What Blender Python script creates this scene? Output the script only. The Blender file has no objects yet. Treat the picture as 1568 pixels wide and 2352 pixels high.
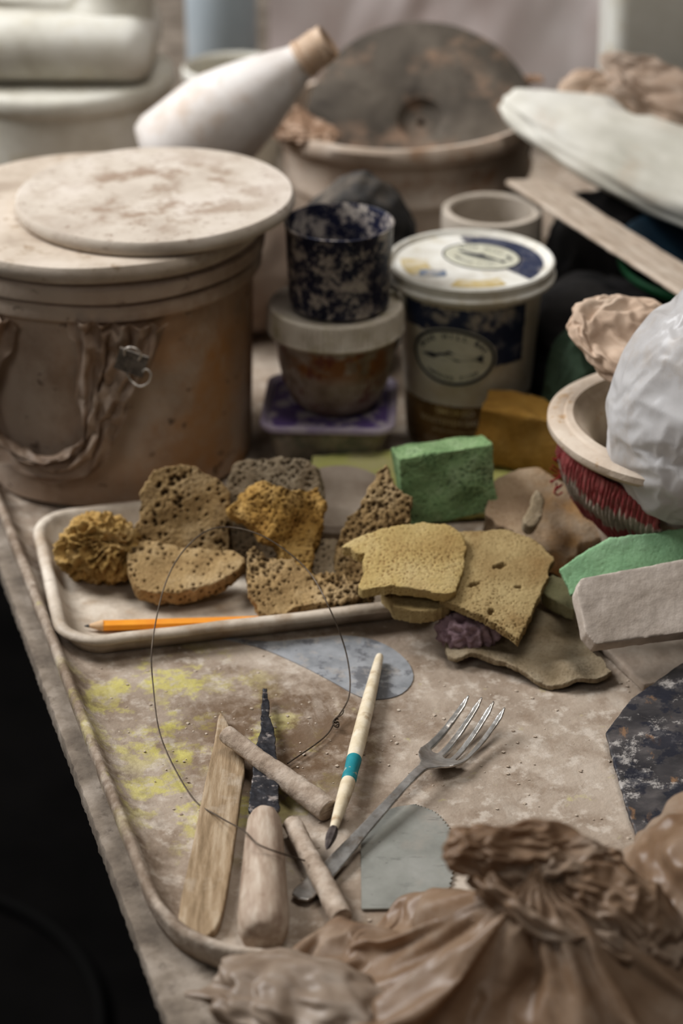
import bpy, bmesh, math, random
from mathutils import Vector, Matrix, noise, Euler, Quaternion
from math import sin, cos, pi, radians as R, sqrt
scene=bpy.context.scene
COL=scene.collection
random.seed(4)

# ---------------------------------------------------------------- cloth-simulated film pieces (simulated at 10x, stored at true size)
SIM=[]
def _add(name,me):
    o=bpy.data.objects.new(name,me); COL.objects.link(o); return o
def _ico(sub,size,f=None,nz=0,seed=0):
    bm=bmesh.new(); bmesh.ops.create_icosphere(bm,subdivisions=sub,radius=1)
    me=bpy.data.meshes.new('m'); bm.to_mesh(me); bm.free()
    for v in me.vertices:
        c=v.co.copy()
        if nz: c=c*(1+nz*noise.noise(c*2.6+Vector((seed*3.1,seed,2)))+nz*.6*noise.noise(c*6+Vector((seed,4,seed*2))))
        v.co=Vector((c.x*size[0],c.y*size[1],c.z*size[2]))
        if f: v.co=f(v.co)
    return me
def _cloth(key,me,loc,pins=None,grow=-.3,grav=0.0,bend=.3,selfc=True):
    o=_add(key,me); o.location=loc
    if pins:
        vg=o.vertex_groups.new(name='pin'); vg.add(pins,1,'REPLACE')
    m=o.modifiers.new('c','CLOTH'); s=m.settings
    s.quality=5; s.mass=.1; s.tension_stiffness=10; s.compression_stiffness=10; s.shear_stiffness=4; s.bending_stiffness=bend
    s.effector_weights.gravity=grav; s.air_damping=(3 if key=='white' else 2); s.shrink_min=grow
    if pins: s.vertex_group_mass='pin'
    c=m.collision_settings; c.use_collision=(key in ('fgbody','loop')); c.use_self_collision=selfc; c.self_distance_min=.01; c.distance_min=.01; c.collision_quality=2
    m.point_cache.frame_start=1; m.point_cache.frame_end=60
    SIM.append((key,o)); return o
def run_sims():
    tmp=[]
    bm=bmesh.new(); bmesh.ops.create_grid(bm,x_segments=2,y_segments=2,size=3); gm=bpy.data.meshes.new('g'); bm.to_mesh(gm); bm.free()
    g=_add('g',gm); g.modifiers.new('k','COLLISION'); tmp.append(g)
    lump=_add('lump',_ico(4,(.70,.42,.30),None,.2,3)); lump.location=(.05,-.05,.02); lump.modifiers.new('k','COLLISION'); tmp.append(lump)
    def fa(c):
        c=c+Vector((0,0,.46)); r=c.xy.length; a=math.atan2(c.y,c.x)
        if c.z>.46:
            k=max(0,1-r/.75)
            c.z+=.30*k**1.6
            f=1-.60*k**.7; c.x=c.x*f-.10*k; c.y=c.y*f+.22*k
            c.z+=.05*k*cos(a*15)
        return c
    am=_ico(6,(1.10,.86,.40),fa,.12,5)
    pins=[v.index for v in am.vertices if v.co.z>1.02]
    _cloth('fgbody',am,(0,0,.02),pins,-.38,1.0)
    z=6; x=-9; sd=1
    for key,size,gr,sub,nzz in (('knot1',(.34,.16,.16),-.42,5,.08),('knot2',(.24,.14,.14),-.4,5,.08),('knot3',(.36,.20,.15),-.42,5,.08),('knot4',(.26,.19,.17),-.42,5,.08),
                       ('fgright',(.36,.40,.30),-.45,5,.15),('cream',(.36,.25,.16),-.5,5,.2),('white',(.50,.48,.64),-.38,6,.025),('wrap1',(.24,.18,.12),-.5,5,.22),
                       ('paper',(.36,.28,.14),-.38,5,.10),('kraft1',(.85,.40,.10),-.34,5,.16),('kraft2',(.60,.26,.08),-.40,5,.18),('pad',(1.75,.55,.24),-.20,5,.05)):
        _cloth(key,_ico(sub,size,None,nzz,sd),(x,6,z),None,gr,0.0,.3 if key in('white','knot1','knot2','knot3','knot4') else (.2 if key!='pad' else .8),key!='pad'); x+=2.6; sd+=1
        if x>6: x=-9; z+=3
    bm=bmesh.new(); bmesh.ops.create_cone(bm,segments=96,radius1=.985,radius2=1.03,depth=1.7,cap_ends=True); me=bpy.data.meshes.new('cy'); bm.to_mesh(me); bm.free()
    cy=_add('cy',me); cy.location=(-6,-3,.86); cy.modifiers.new('k','COLLISION'); cy.collision.thickness_outer=.01; tmp.append(cy)
    pts=[(-.70,1.42,.50),(-.75,1.20,.36),(-.78,.95,.27),(-.70,.68,.21),(-.50,.50,.17),(-.24,.47,.17),(-.06,.60,.20),(.02,.82,.28),(.09,1.0,.36),(.17,1.22,.50),(.20,1.40,.62)]
    P=[Vector(p) for p in pts]; Q=[]
    for i in range(len(P)-1):
        p0=P[max(i-1,0)];p1=P[i];p2=P[i+1];p3=P[min(i+2,len(P)-1)]
        for k in range(13):
            t=k/13; Q.append(.5*((2*p1)+(-p0+p2)*t+(2*p0-5*p1+4*p2-p3)*t*t+(-p0+3*p1-3*p2+p3)*t**3))
    Q.append(P[-1]); nw=40; v=[];f=[]
    for i,q in enumerate(Q):
        a=Q[min(i+1,len(Q)-1)]-Q[max(i-1,0)]; a.z=0; a.normalize(); nn=Vector((-a.y,a.x,0)); tt=i/(len(Q)-1)
        for j in range(nw+1):
            s=j/nw-.5; p=q+nn*(s*q.z)
            off=.08+.03*sin(j*.8+tt*6)+.05*noise.noise(Vector((i*.12,j*.15,1)))
            r=1.02+off; v.append((p.x,-sqrt(max(r*r-p.x*p.x,.01)),p.y))
    for i in range(len(Q)-1):
        for j in range(nw):
            a=i*(nw+1)+j; f.append((a,a+1,a+nw+2,a+nw+1))
    me=bpy.data.meshes.new('r'); me.from_pydata(v,[],f)
    n=len(Q)
    _cloth('loop',me,(-6,-3,0),list(range(nw+1))+list(range((n-1)*(nw+1),n*(nw+1)))+[i*(nw+1)+nw//2 for i in range(0,n,7)],-.16,.25,.4,False)
    for fr in range(1,27): scene.frame_set(fr)
    for key,o in SIM:
        s=o.modifiers.new('s','SUBSURF'); s.levels=1; s.render_levels=1
    dg=bpy.context.evaluated_depsgraph_get(); dg.update(); out={}
    for key,o in SIM:
        me=bpy.data.meshes.new_from_object(o.evaluated_get(dg))
        if key not in ('fgbody','loop'):
            c=sum((w.co for w in me.vertices),Vector())/len(me.vertices)
            for w in me.vertices: w.co-=c
        for w in me.vertices: w.co*=.1
        me.update(); out[key]=me
    for key,o in SIM: bpy.data.objects.remove(o)
    for o in tmp: bpy.data.objects.remove(o)
    scene.frame_set(1)
    return out
FILM=run_sims()

# ---------------------------------------------------------------- materials
def M(name, cols, scale=40, rough=.85, bump=.3, bscale=250, bd=.001, layers=(), metal=0, spec=.3,
      transm=0, pore=None, detail=8, stretch=None, translucent=0, alpha=1, ior=1.45, bstretch=None):
    m=bpy.data.materials.new(name); m.use_nodes=True
    nt=m.node_tree; N=nt.nodes; L=nt.links
    bs=N['Principled BSDF']; out=N['Material Output']
    tc=N.new('ShaderNodeTexCoord'); vec=tc.outputs['Object']
    raw=vec
    if stretch:
        mp=N.new('ShaderNodeMapping'); mp.inputs['Scale'].default_value=stretch
        L.new(vec,mp.inputs['Vector']); vec=mp.outputs['Vector']
    def nz(s,d=detail,v=None,r=.6,dist=0):
        n=N.new('ShaderNodeTexNoise'); n.inputs['Scale'].default_value=s; n.inputs['Detail'].default_value=d
        n.inputs['Roughness'].default_value=r; n.inputs['Distortion'].default_value=dist
        L.new(v or vec,n.inputs['Vector']); return n.outputs['Fac']
    def mr(val,a,b):
        n=N.new('ShaderNodeMapRange'); n.inputs['From Min'].default_value=a; n.inputs['From Max'].default_value=b
        L.new(val,n.inputs['Value']); return n.outputs['Result']
    def mul(a,b):
        n=N.new('ShaderNodeMath'); n.operation='MULTIPLY'; L.new(a,n.inputs[0])
        if isinstance(b,(int,float)): n.inputs[1].default_value=b
        else: L.new(b,n.inputs[1])
        return n.outputs[0]
    cr=N.new('ShaderNodeValToRGB'); L.new(nz(scale),cr.inputs['Fac'])
    els=cr.color_ramp.elements
    ps=[.5] if len(cols)==1 else [.34+.32*i/(len(cols)-1) for i in range(len(cols))]
    els[0].position=ps[0]; els[0].color=(*cols[0],1)
    if len(cols)>1:
        els[1].position=ps[-1]; els[1].color=(*cols[-1],1)
        for p,c in list(zip(ps,cols))[1:-1]:
            e=els.new(p); e.color=(*c,1)
    else: els[1].color=(*cols[0],1)
    col=cr.outputs['Color']
    for i,ly in enumerate(layers):
        v=raw
        if 'st' in ly:
            mp=N.new('ShaderNodeMapping'); mp.inputs['Scale'].default_value=ly['st']; L.new(raw,mp.inputs['Vector']); v=mp.outputs['Vector']
        mp=N.new('ShaderNodeMapping'); mp.inputs['Location'].default_value=(3.1*i+1,1.7*i,ly.get('off',0)); L.new(v,mp.inputs['Vector'])
        f=mr(nz(ly['s'],10,mp.outputs['Vector'],ly.get('ro',.65),ly.get('dist',0)),ly['a'],ly['b'])
        if 'c' in ly:
            d=N.new('ShaderNodeVectorMath'); d.operation='DISTANCE'; L.new(raw,d.inputs[0]); d.inputs[1].default_value=ly['c']
            f=mul(f,mr(d.outputs['Value'],ly['r'],ly['r']*.4))
        if 'z' in ly:
            sx=N.new('ShaderNodeSeparateXYZ'); L.new(raw,sx.inputs[0]); f=mul(f,mr(sx.outputs['Z'],*ly['z']))
        if 'x' in ly:
            sx=N.new('ShaderNodeSeparateXYZ'); L.new(raw,sx.inputs[0]); f=mul(f,mr(sx.outputs['X'],*ly['x']))
        f=mul(f,ly.get('k',1.0))
        mx=N.new('ShaderNodeMix'); mx.data_type='RGBA'; L.new(f,mx.inputs[0]); L.new(col,mx.inputs[6]); mx.inputs[7].default_value=(*ly['col'],1)
        col=mx.outputs[2]
    if pore:
        at=N.new('ShaderNodeAttribute'); at.attribute_name='pore'  # mixes in dirty pore colour plus painted recess shade; yarn gets its red
        mx=N.new('ShaderNodeMix'); mx.data_type='RGBA'; L.new(at.outputs['Fac'],mx.inputs[0]); L.new(col,mx.inputs[6]); mx.inputs[7].default_value=(*pore,1)
        col=mx.outputs[2]
    L.new(col,bs.inputs['Base Color'])
    bs.inputs['Roughness'].default_value=rough; bs.inputs['Metallic'].default_value=metal
    bs.inputs['Specular IOR Level'].default_value=spec; bs.inputs['Transmission Weight'].default_value=transm
    bs.inputs['IOR'].default_value=ior; bs.inputs['Alpha'].default_value=alpha
    if bump:
        b=N.new('ShaderNodeBump'); b.inputs['Strength'].default_value=bump; b.inputs['Distance'].default_value=bd
        bv=vec
        if bstretch:
            mp=N.new('ShaderNodeMapping'); mp.inputs['Scale'].default_value=bstretch; L.new(raw,mp.inputs['Vector']); bv=mp.outputs['Vector']
        L.new(nz(bscale,6,bv),b.inputs['Height']); L.new(b.outputs['Normal'],bs.inputs['Normal'])
    if translucent:
        tr=N.new('ShaderNodeBsdfTranslucent'); L.new(col,tr.inputs['Color'])
        ms=N.new('ShaderNodeMixShader'); ms.inputs[0].default_value=translucent
        L.new(bs.outputs[0],ms.inputs[1]); L.new(tr.outputs[0],ms.inputs[2]); L.new(ms.outputs[0],out.inputs['Surface'])
    return m

def LY(col,s,a,b,**k): return dict(col=col,s=s,a=a,b=b,**k)

# ---------------------------------------------------------------- object helpers
def finish(me,smooth=True,ang=40):
    for p in me.polygons: p.use_smooth=smooth
    if smooth and ang<180: me.set_sharp_from_angle(angle=R(ang))
    return me
def obj(name,me,mat,loc=(0,0,0),rot=(0,0,0),parent=None,label=None,cat=None,group=None,kind=None,ang=40):
    finish(me,True,ang)
    o=bpy.data.objects.new(name,me); COL.objects.link(o)
    o.location=loc; o.rotation_euler=rot
    if mat is not None:
        me.materials.clear(); me.materials.append(mat)
    if parent: o.parent=parent
    if label: o['label']=label
    if cat: o['category']=cat
    if group: o['group']=group
    if kind: o['kind']=kind
    return o
def film(name,key,mat,loc,rot,scale=None,**k):
    me=FILM[key].copy()
    if scale: me.transform(Matrix.Diagonal((*scale,1)))
    return obj(name,me,mat,loc,rot,ang=180,**k)
def thing(name,label,cat,loc=(0,0,0),rot=(0,0,0),group=None):
    o=bpy.data.objects.new(name,None); COL.objects.link(o); o.empty_display_size=.02
    o.location=loc; o.rotation_euler=rot; o['label']=label; o['category']=cat
    if group: o['group']=group
    return o
def bm2me(bm,name='m'):
    bmesh.ops.recalc_face_normals(bm,faces=bm.faces)
    me=bpy.data.meshes.new(name); bm.to_mesh(me); bm.free(); return me
def pydata(v,f):
    me=bpy.data.meshes.new('m'); me.from_pydata([tuple(p) for p in v],[],f)
    bm=bmesh.new(); bm.from_mesh(me); bmesh.ops.recalc_face_normals(bm,faces=bm.faces); bm.to_mesh(me); bm.free()
    me.update(); return me
def lathe(prof,n=96,wob=0,seed=0):
    v=[];f=[];rings=[]
    for (r,z) in prof:
        if r<1e-6: rings.append([len(v)]); v.append((0,0,z))
        else:
            rings.append(list(range(len(v),len(v)+n)))
            for i in range(n):
                a=2*pi*i/n
                rr=r; zz=z
                if wob:
                    q=noise.noise(Vector((cos(a)*1.3+seed,sin(a)*1.3,z*12)))
                    rr=r*(1+wob*q); zz=z+wob*.05*noise.noise(Vector((cos(a)*2,sin(a)*2+seed,9)))
                v.append((rr*cos(a),rr*sin(a),zz))
    for a,b in zip(rings[:-1],rings[1:]):
        if len(a)==1 and len(b)==1: continue
        for i in range(n):
            j=(i+1)%n
            if len(a)==1: f.append((a[0],b[i],b[j]))
            elif len(b)==1: f.append((a[i],a[j],b[0]))
            else: f.append((a[i],a[j],b[j],b[i]))
    return pydata(v,f)
def catmull(pts,sub=6,closed=False):
    P=[Vector(p) for p in pts]; n=len(P); out=[]
    rng=range(n) if closed else range(n-1)
    for i in rng:
        if closed: p0,p1,p2,p3=P[i-1],P[i],P[(i+1)%n],P[(i+2)%n]
        else: p0=P[max(i-1,0)];p1=P[i];p2=P[i+1];p3=P[min(i+2,n-1)]
        for k in range(sub):
            t=k/sub
            out.append(.5*((2*p1)+(-p0+p2)*t+(2*p0-5*p1+4*p2-p3)*t*t+(-p0+3*p1-3*p2+p3)*t**3))
    if not closed: out.append(P[-1])
    return out
def tube(pts,rads,n=12,sub=6,closed=False,mod=None,flat=1.0,twist=0):
    if isinstance(rads,(int,float)): rads=[rads]*len(pts)
    C=catmull(pts,sub,closed)
    RR=catmull([(r,0,0) for r in rads],sub,closed); RR=[max(q.x,1e-5) for q in RR]
    v=[];f=[];m=len(C)
    T=[]
    for i in range(m):
        a=C[(i+1)%m] if (closed or i<m-1) else C[i]; b=C[i-1] if (closed or i>0) else C[i]
        d=(a-b); T.append(d.normalized() if d.length>1e-9 else Vector((0,0,1)))
    nrm=T[0].orthogonal().normalized()
    if abs(T[0].z)<.9: nrm=(Vector((0,0,1))-T[0]*T[0].z).normalized()
    for i in range(m):
        nrm=(nrm-T[i]*nrm.dot(T[i])).normalized(); bn=T[i].cross(nrm)
        for k in range(n):
            a=2*pi*k/n+twist*i/m
            r=RR[i]*(mod(i/m,a) if mod else 1)
            v.append(C[i]+nrm*(r*cos(a)*flat)+bn*(r*sin(a)))
    for i in range(m if closed else m-1):
        j=(i+1)%m
        for k in range(n):
            l=(k+1)%n; f.append((i*n+k,i*n+l,j*n+l,j*n+k))
    if not closed:
        f.append(tuple(range(n))); f.append(tuple(range((m-1)*n,m*n)))
    return pydata(v,f)
def fbm(p,o=4):
    return noise.fractal(p,1.0,2.0,o)
def setpore(me,vals):
    at=me.attributes.new('pore','FLOAT','POINT')
    at.data.foreach_set('value',vals)
def remesh(me,voxel,smooth=3,sf=.5):
    o=bpy.data.objects.new('tmp',me); COL.objects.link(o)
    r=o.modifiers.new('r','REMESH'); r.mode='VOXEL'; r.voxel_size=voxel
    if smooth:
        s=o.modifiers.new('s','SMOOTH'); s.iterations=smooth; s.factor=sf
    dg=bpy.context.evaluated_depsgraph_get(); dg.update()
    m2=bpy.data.meshes.new_from_object(o.evaluated_get(dg))
    bpy.data.objects.remove(o); return m2
def displace(me,fn):
    nr=[v.normal.copy() for v in me.vertices]; pr=[]
    for v,n in zip(me.vertices,nr):
        d,p=fn(v.co,n); pr.append(p); v.co=v.co+n*d
    setpore(me,pr); me.update()
def polyslab(pts,th,voxel=.001,smooth=3,curve=0,center=True,scale=(1,1),jag=0,jseed=0):
    P=[Vector((x*scale[0],y*scale[1],0)) for x,y in pts]
    if curve: P=catmull(P,curve,True)
    if jag:
        Q=[]
        for i,a in enumerate(P):
            b=P[(i+1)%len(P)]; k=max(1,int((b-a).length/.0009))
            for j in range(k): Q.append(a.lerp(b,j/k))
        P=[q+Vector((fbm(q*140+Vector((jseed,3,1)),4),fbm(q*140+Vector((jseed,9,5)),4),0))*jag for q in Q]
    cx=(min(p.x for p in P)+max(p.x for p in P))/2; cy=(min(p.y for p in P)+max(p.y for p in P))/2
    if not center: cx=cy=0
    bm=bmesh.new()
    vs=[bm.verts.new((p.x-cx,p.y-cy,-th/2)) for p in P]
    fc=bm.faces.new(vs)
    ex=bmesh.ops.extrude_face_region(bm,geom=[fc])
    bmesh.ops.translate(bm,verts=[e for e in ex['geom'] if isinstance(e,bmesh.types.BMVert)],vec=(0,0,th))
    bmesh.ops.triangulate(bm,faces=bm.faces)
    me=bm2me(bm)
    if voxel: me=remesh(me,voxel,smooth)
    return me,(cx,cy)
def rough_fn(amp,freq,seed=0):
    o=Vector((seed*7.3,seed*1.1,seed*3.7))
    return lambda c,n:(amp*fbm(c*freq+o),0)
def sponge_fn(big=0,bigf=180,fine=.0004,finef=900,low=.0015,lowf=40,seed=0,thr=.34,dens=.0,mid=0,midf=420,mthr=.4,pk=.85):
    o=Vector((seed*7.3+2,seed*1.1+5,seed*3.7+1))
    def fn(c,n):
        d=low*fbm(c*lowf+o,2); p=0
        if fine:
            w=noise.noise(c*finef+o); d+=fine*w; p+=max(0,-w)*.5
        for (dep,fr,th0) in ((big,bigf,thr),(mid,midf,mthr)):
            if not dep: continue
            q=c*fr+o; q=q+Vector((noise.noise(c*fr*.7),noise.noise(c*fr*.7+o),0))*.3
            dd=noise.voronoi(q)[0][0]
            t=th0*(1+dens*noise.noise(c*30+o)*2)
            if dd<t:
                k=min(1,(1-dd/t)*2.2); d-=dep*k; p+=k*pk*(1 if dep==big else .6)  # deeper holes also get a darker colour, shade painted into the pore
        return d,min(1,p)
    return fn
def bend(me,fx=0,fy=0,fxy=0,f=None):
    for v in me.vertices:
        v.co.z+=fx*v.co.x**2+fy*v.co.y**2+fxy*v.co.x*v.co.y+(f(v.co) if f else 0)
    me.update()
def ico(sub=5,size=(1,1,1)):
    bm=bmesh.new(); bmesh.ops.create_icosphere(bm,subdivisions=sub,radius=1)
    me=bpy.data.meshes.new('m'); bm.to_mesh(me); bm.free()
    for v in me.vertices: v.co=Vector((v.co.x*size[0],v.co.y*size[1],v.co.z*size[2]))
    me.update(); return me
def ridge(p,o=3):
    s=0;a=1;f=1;t=0
    for i in range(o):
        s+=a*(1-2*abs(noise.noise(p*f))); t+=a; a*=.5; f*=2.1
    return s/t
def crumple(size,freq=14,amp=.012,seed=0,sub=6,oct=3,flat_bottom=None,warp=.5,st=(1,1,1)):
    me=ico(sub,size); o=Vector((seed*5.1+.7,seed*2.3,seed*9.7))
    nr=[v.normal.copy() for v in me.vertices]
    for v,n in zip(me.vertices,nr):
        c=v.co.copy(); w=Vector((noise.noise(c*freq*.6+o),noise.noise(c*freq*.6+o*2),noise.noise(c*freq*.6+o*3)))
        q=Vector((c.x*st[0],c.y*st[1],c.z*st[2]))*freq+w*warp+o
        v.co=c+n*(amp*ridge(q,oct))+w*amp*.8
        if flat_bottom is not None and v.co.z<flat_bottom: v.co.z=flat_bottom+(v.co.z-flat_bottom)*.02
    me.update(); return me
def rr(hw,hd,r,nc=10):
    pts=[]
    for cx,cy,a0 in ((hw-r,hd-r,0),(-hw+r,hd-r,90),(-hw+r,-hd+r,180),(hw-r,-hd+r,270)):
        for i in range(nc+1):
            a=R(a0+90*i/nc); pts.append((cx+r*cos(a),cy+r*sin(a)))
    return pts
def traymesh(hw,hd,r,prof,sub=0,jit=0):
    v=[];f=[];m=None
    for o,z in prof:
        p=rr(hw+o,hd+o,max(r+o,.001),12)
        q=[]
        for i,a in enumerate(p):
            b=p[(i+1)%len(p)]; q.append(a)
            if i%13==12:
                for k in range(1,60): q.append((a[0]+(b[0]-a[0])*k/60,a[1]+(b[1]-a[1])*k/60))
        m=len(q)
        for x,y in q:
            j=jit*fbm(Vector((x*30,y*30,o*40)),3) if jit else 0
            v.append((x+j*.6,y+j*.6,z+j))
    for i in range(len(prof)-1):
        for k in range(m):
            l=(k+1)%m; f.append((i*m+k,i*m+l,(i+1)*m+l,(i+1)*m+k))
    f.append(tuple(range(m))); f.append(tuple(range((len(prof)-1)*m,len(prof)*m)))
    return pydata(v,f)
def rbox(sx,sy,sz,bev=.002,seg=3,sub=0):
    bm=bmesh.new(); bmesh.ops.create_cube(bm,size=1)
    bmesh.ops.scale(bm,vec=(sx,sy,sz),verts=bm.verts)
    bmesh.ops.bevel(bm,geom=list(bm.edges),offset=bev,segments=seg,profile=.5,affect='EDGES')
    return bm2me(bm)
def textmesh(s,size):
    cu=bpy.data.curves.new('t','FONT'); cu.body=s; cu.size=size; cu.align_x='CENTER'; cu.align_y='CENTER'; cu.offset=size*.02
    o=bpy.data.objects.new('t',cu); COL.objects.link(o)
    dg=bpy.context.evaluated_depsgraph_get(); dg.update()
    me=bpy.data.meshes.new_from_object(o.evaluated_get(dg)); bpy.data.objects.remove(o); return me
def joinm(lst):
    v=[];f=[]
    for me in lst:
        b=len(v); v+= [w.co.copy() for w in me.vertices]; f+=[tuple(b+i for i in p.vertices) for p in me.polygons]
    me=bpy.data.meshes.new('m'); me.from_pydata([tuple(x) for x in v],[],f); me.update(); return me
def xf(me,dx=0,dy=0,rz=0,dz=0):
    me.transform(Matrix.Translation((dx,dy,dz))@Matrix.Rotation(rz,4,'Z')); return me
def arc_text(s,rx,ry,size,a0,a1,flip=False):
    L=[]
    n=len(s)
    for i,ch in enumerate(s):
        if ch==' ': continue
        a=a0+(a1-a0)*i/(n-1)
        x,y=rx*cos(a),ry*sin(a); tx,ty=-rx*sin(a),ry*cos(a)
        rot=math.atan2(ty,tx)+(pi if not flip else 0)
        L.append(xf(textmesh(ch,size),x,y,rot))
    return joinm(L)
def ring2d(rx,ry,w,n=72):
    v=[];f=[]
    for i in range(n):
        a=2*pi*i/n; v.append((rx*cos(a),ry*sin(a),0)); v.append(((rx-w)*cos(a),(ry-w)*sin(a),0))
    for i in range(n):
        j=(i+1)%n; f.append((2*i,2*j,2*j+1,2*i+1))
    me=bpy.data.meshes.new('m'); me.from_pydata(v,[],f); return me
def poly2d(pts):
    me=bpy.data.meshes.new('m'); me.from_pydata([(x,y,0) for x,y in pts],[],[tuple(range(len(pts)))]); return me
def ell2d(rx,ry,n=64,rings=8):
    v=[(0,0,0)];f=[]
    for k in range(1,rings+1):
        for i in range(n):
            a=2*pi*i/n; v.append((rx*k/rings*cos(a),ry*k/rings*sin(a),0))
    for i in range(n): f.append((0,1+i,1+(i+1)%n))
    for k in range(rings-1):
        for i in range(n):
            j=(i+1)%n; b=1+k*n; f.append((b+i,b+n+i,b+n+j,b+j))
    me=bpy.data.meshes.new('m'); me.from_pydata(v,[],f); return me
def grid2d(x0,x1,y0,y1,nx=40,ny=10,jg=0):
    v=[]
    for j in range(ny+1):
        for i in range(nx+1):
            x=x0+(x1-x0)*i/nx; y=y0+(y1-y0)*j/ny
            if jg and (i in (0,nx)): x+=jg*noise.noise(Vector((y*400,x*50,1)))
            if jg and (j in (0,ny)): y+=jg*noise.noise(Vector((x*400,y*50,5)))
            v.append((x,y,0))
    f=[(j*(nx+1)+i,j*(nx+1)+i+1,(j+1)*(nx+1)+i+1,(j+1)*(nx+1)+i) for j in range(ny) for i in range(nx)]
    me=bpy.data.meshes.new('m'); me.from_pydata(v,[],f); return me
def wrap(me,rf,phi0,z0,off):
    for v in me.vertices:
        z=z0+v.co.y; r=rf(z)+off; ph=phi0+v.co.x/rf(z)
        v.co=Vector((r*sin(ph),-r*cos(ph),z))
    me.update(); return me

# ---------------------------------------------------------------- palette
m_top=M('clay_crusted_edge',[(.12,.097,.077),(.20,.165,.13),(.30,.255,.21)],38,.95,.5,300,.0010,layers=[LY((.08,.062,.048),120,.56,.68,k=.6)])
m_bigtray=M('clay_dusted_tray',[(.28,.222,.17),(.375,.308,.245),(.47,.40,.33)],13,.85,.8,130,.0013,
   layers=[LY((.21,.152,.105),34,.50,.66,k=.7),
           LY((.54,.49,.14),30,.51,.57,c=(.05,.31,0),r=.080,k=.75),
           LY((.54,.49,.14),30,.52,.58,c=(.095,.235,0),r=.095,k=.75),
           LY((.50,.46,.19),50,.63,.69,k=.5),
           LY((.52,.455,.385),80,.52,.62,k=.75),
           LY((.19,.137,.095),9,.52,.67,k=.55),
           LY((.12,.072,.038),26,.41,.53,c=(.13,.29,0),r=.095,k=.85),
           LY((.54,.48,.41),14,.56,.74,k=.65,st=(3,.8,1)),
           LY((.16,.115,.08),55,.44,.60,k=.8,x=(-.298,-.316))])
m_tray=M('cream_plastic_dirty',[(.38,.315,.245),(.53,.455,.37),(.64,.57,.48)],24,.55,.4,180,.001,layers=[LY((.30,.20,.115),36,.52,.68,k=.7),LY((.36,.30,.24),90,.52,.65,k=.6)])
m_bucket=M('clay_stained_bucket',[(.31,.225,.165),(.45,.35,.275),(.54,.445,.36)],12,.75,.4,90,.0016,
   layers=[LY((.50,.25,.085),10,.36,.60,k=.8,z=(.15,.11),x=(-.025,.04)),LY((.54,.45,.37),16,.48,.62,k=.8,st=(1,1,.6)),LY((.09,.06,.04),60,.61,.68,k=.85,st=(.8,1,1.2)),LY((.20,.125,.07),9,.54,.70,k=.5)])
m_lid=M('clay_lid',[(.38,.31,.245),(.50,.425,.345),(.58,.505,.425)],22,.85,.5,150,.001,layers=[LY((.28,.20,.13),80,.56,.68,k=.7)])
m_bat=M('clay_bat_face',[(.45,.385,.32),(.54,.475,.40),(.61,.545,.475)],18,.8,.4,200,.0008,
   layers=[LY((.25,.165,.11),45,.48,.62,k=.8,c=(0,0,0),r=.10),LY((.20,.13,.09),170,.57,.68,k=.65)])
m_bag=M('brown_film_bag',[(.37,.265,.19),(.47,.355,.27),(.57,.46,.37)],30,.5,.12,200,.0005,spec=.4,translucent=.30,layers=[LY((.57,.48,.40),40,.52,.7,k=.65)])
m_bagfront=M('brown_film_bag_dusty',[(.27,.17,.10),(.40,.28,.19),(.53,.41,.31)],16,.38,.12,160,.0006,spec=.5,translucent=.45,layers=[LY((.55,.46,.375),22,.52,.70,k=.65),LY((.20,.105,.05),14,.55,.69,k=.5)])
m_white=M('white_plastic_dirty',[(.51,.48,.405),(.62,.595,.52),(.68,.66,.60)],18,.5,.2,100,.001,layers=[LY((.47,.39,.23),20,.53,.74,k=.6)])
m_bottle=M('bottle_plastic',[(.56,.51,.46),(.66,.615,.575),(.71,.68,.645)],22,.5,.15,90,.001,layers=[LY((.45,.31,.20),30,.51,.70,k=.6)])
m_bucket2=M('clay_tub_back',[(.44,.345,.265),(.60,.50,.41),(.70,.61,.52)],16,.8,.4,80,.0015,layers=[LY((.36,.18,.08),30,.52,.68,k=.7)])
m_disc=M('grey_wheel_bat',[(.065,.054,.042),(.105,.088,.070),(.155,.132,.105)],20,.75,.4,120,.001,layers=[LY((.31,.205,.14),16,.51,.62,k=.75),LY((.04,.032,.026),34,.58,.66,k=.6)])
m_navy=M('navy_clay_speckled',[(.010,.011,.028),(.018,.021,.048)],60,.4,.5,150,.0008,layers=[LY((.46,.41,.36),60,.505,.56,k=.85,ro=.78),LY((.28,.245,.225),150,.53,.61,k=.7)])
m_jarlid=M('jar_lid_dusty',[(.40,.35,.28),(.50,.445,.37),(.57,.52,.44)],50,.65,.3,200,layers=[LY((.24,.20,.07),30,.52,.7,k=.6)])
m_jar=M('jar_amber_clay',[(.16,.105,.072),(.27,.21,.165),(.40,.335,.29)],45,.3,.3,120,layers=[LY((.24,.095,.022),45,.47,.54,z=(.028,.038),k=.85),LY((.42,.37,.33),35,.54,.6,k=.7),LY((.15,.035,.03),60,.56,.6,k=.7)])
m_purple=M('purple_lid',[(.085,.055,.16),(.13,.085,.22)],50,.5,.3,150,layers=[LY((.42,.38,.38),55,.48,.58,k=.85)])
m_purpleedge=M('pale_lid_edge',[(.30,.25,.34),(.44,.39,.42)],60,.5,.2)
m_cont=M('murky_container',[(.15,.13,.10),(.27,.235,.185),(.38,.335,.275)],50,.4,.3,layers=[LY((.13,.16,.12),40,.5,.6,k=.6)])
m_tub=M('tub_body',[(.47,.43,.34),(.58,.535,.445)],40,.5,.2,layers=[LY((.38,.28,.16),30,.47,.68,k=.65)])
m_tublid=M('tub_lid',[(.56,.53,.46),(.66,.635,.57),(.72,.705,.65)],40,.4,.2,layers=[LY((.43,.36,.23),40,.52,.68,k=.65)])
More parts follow.
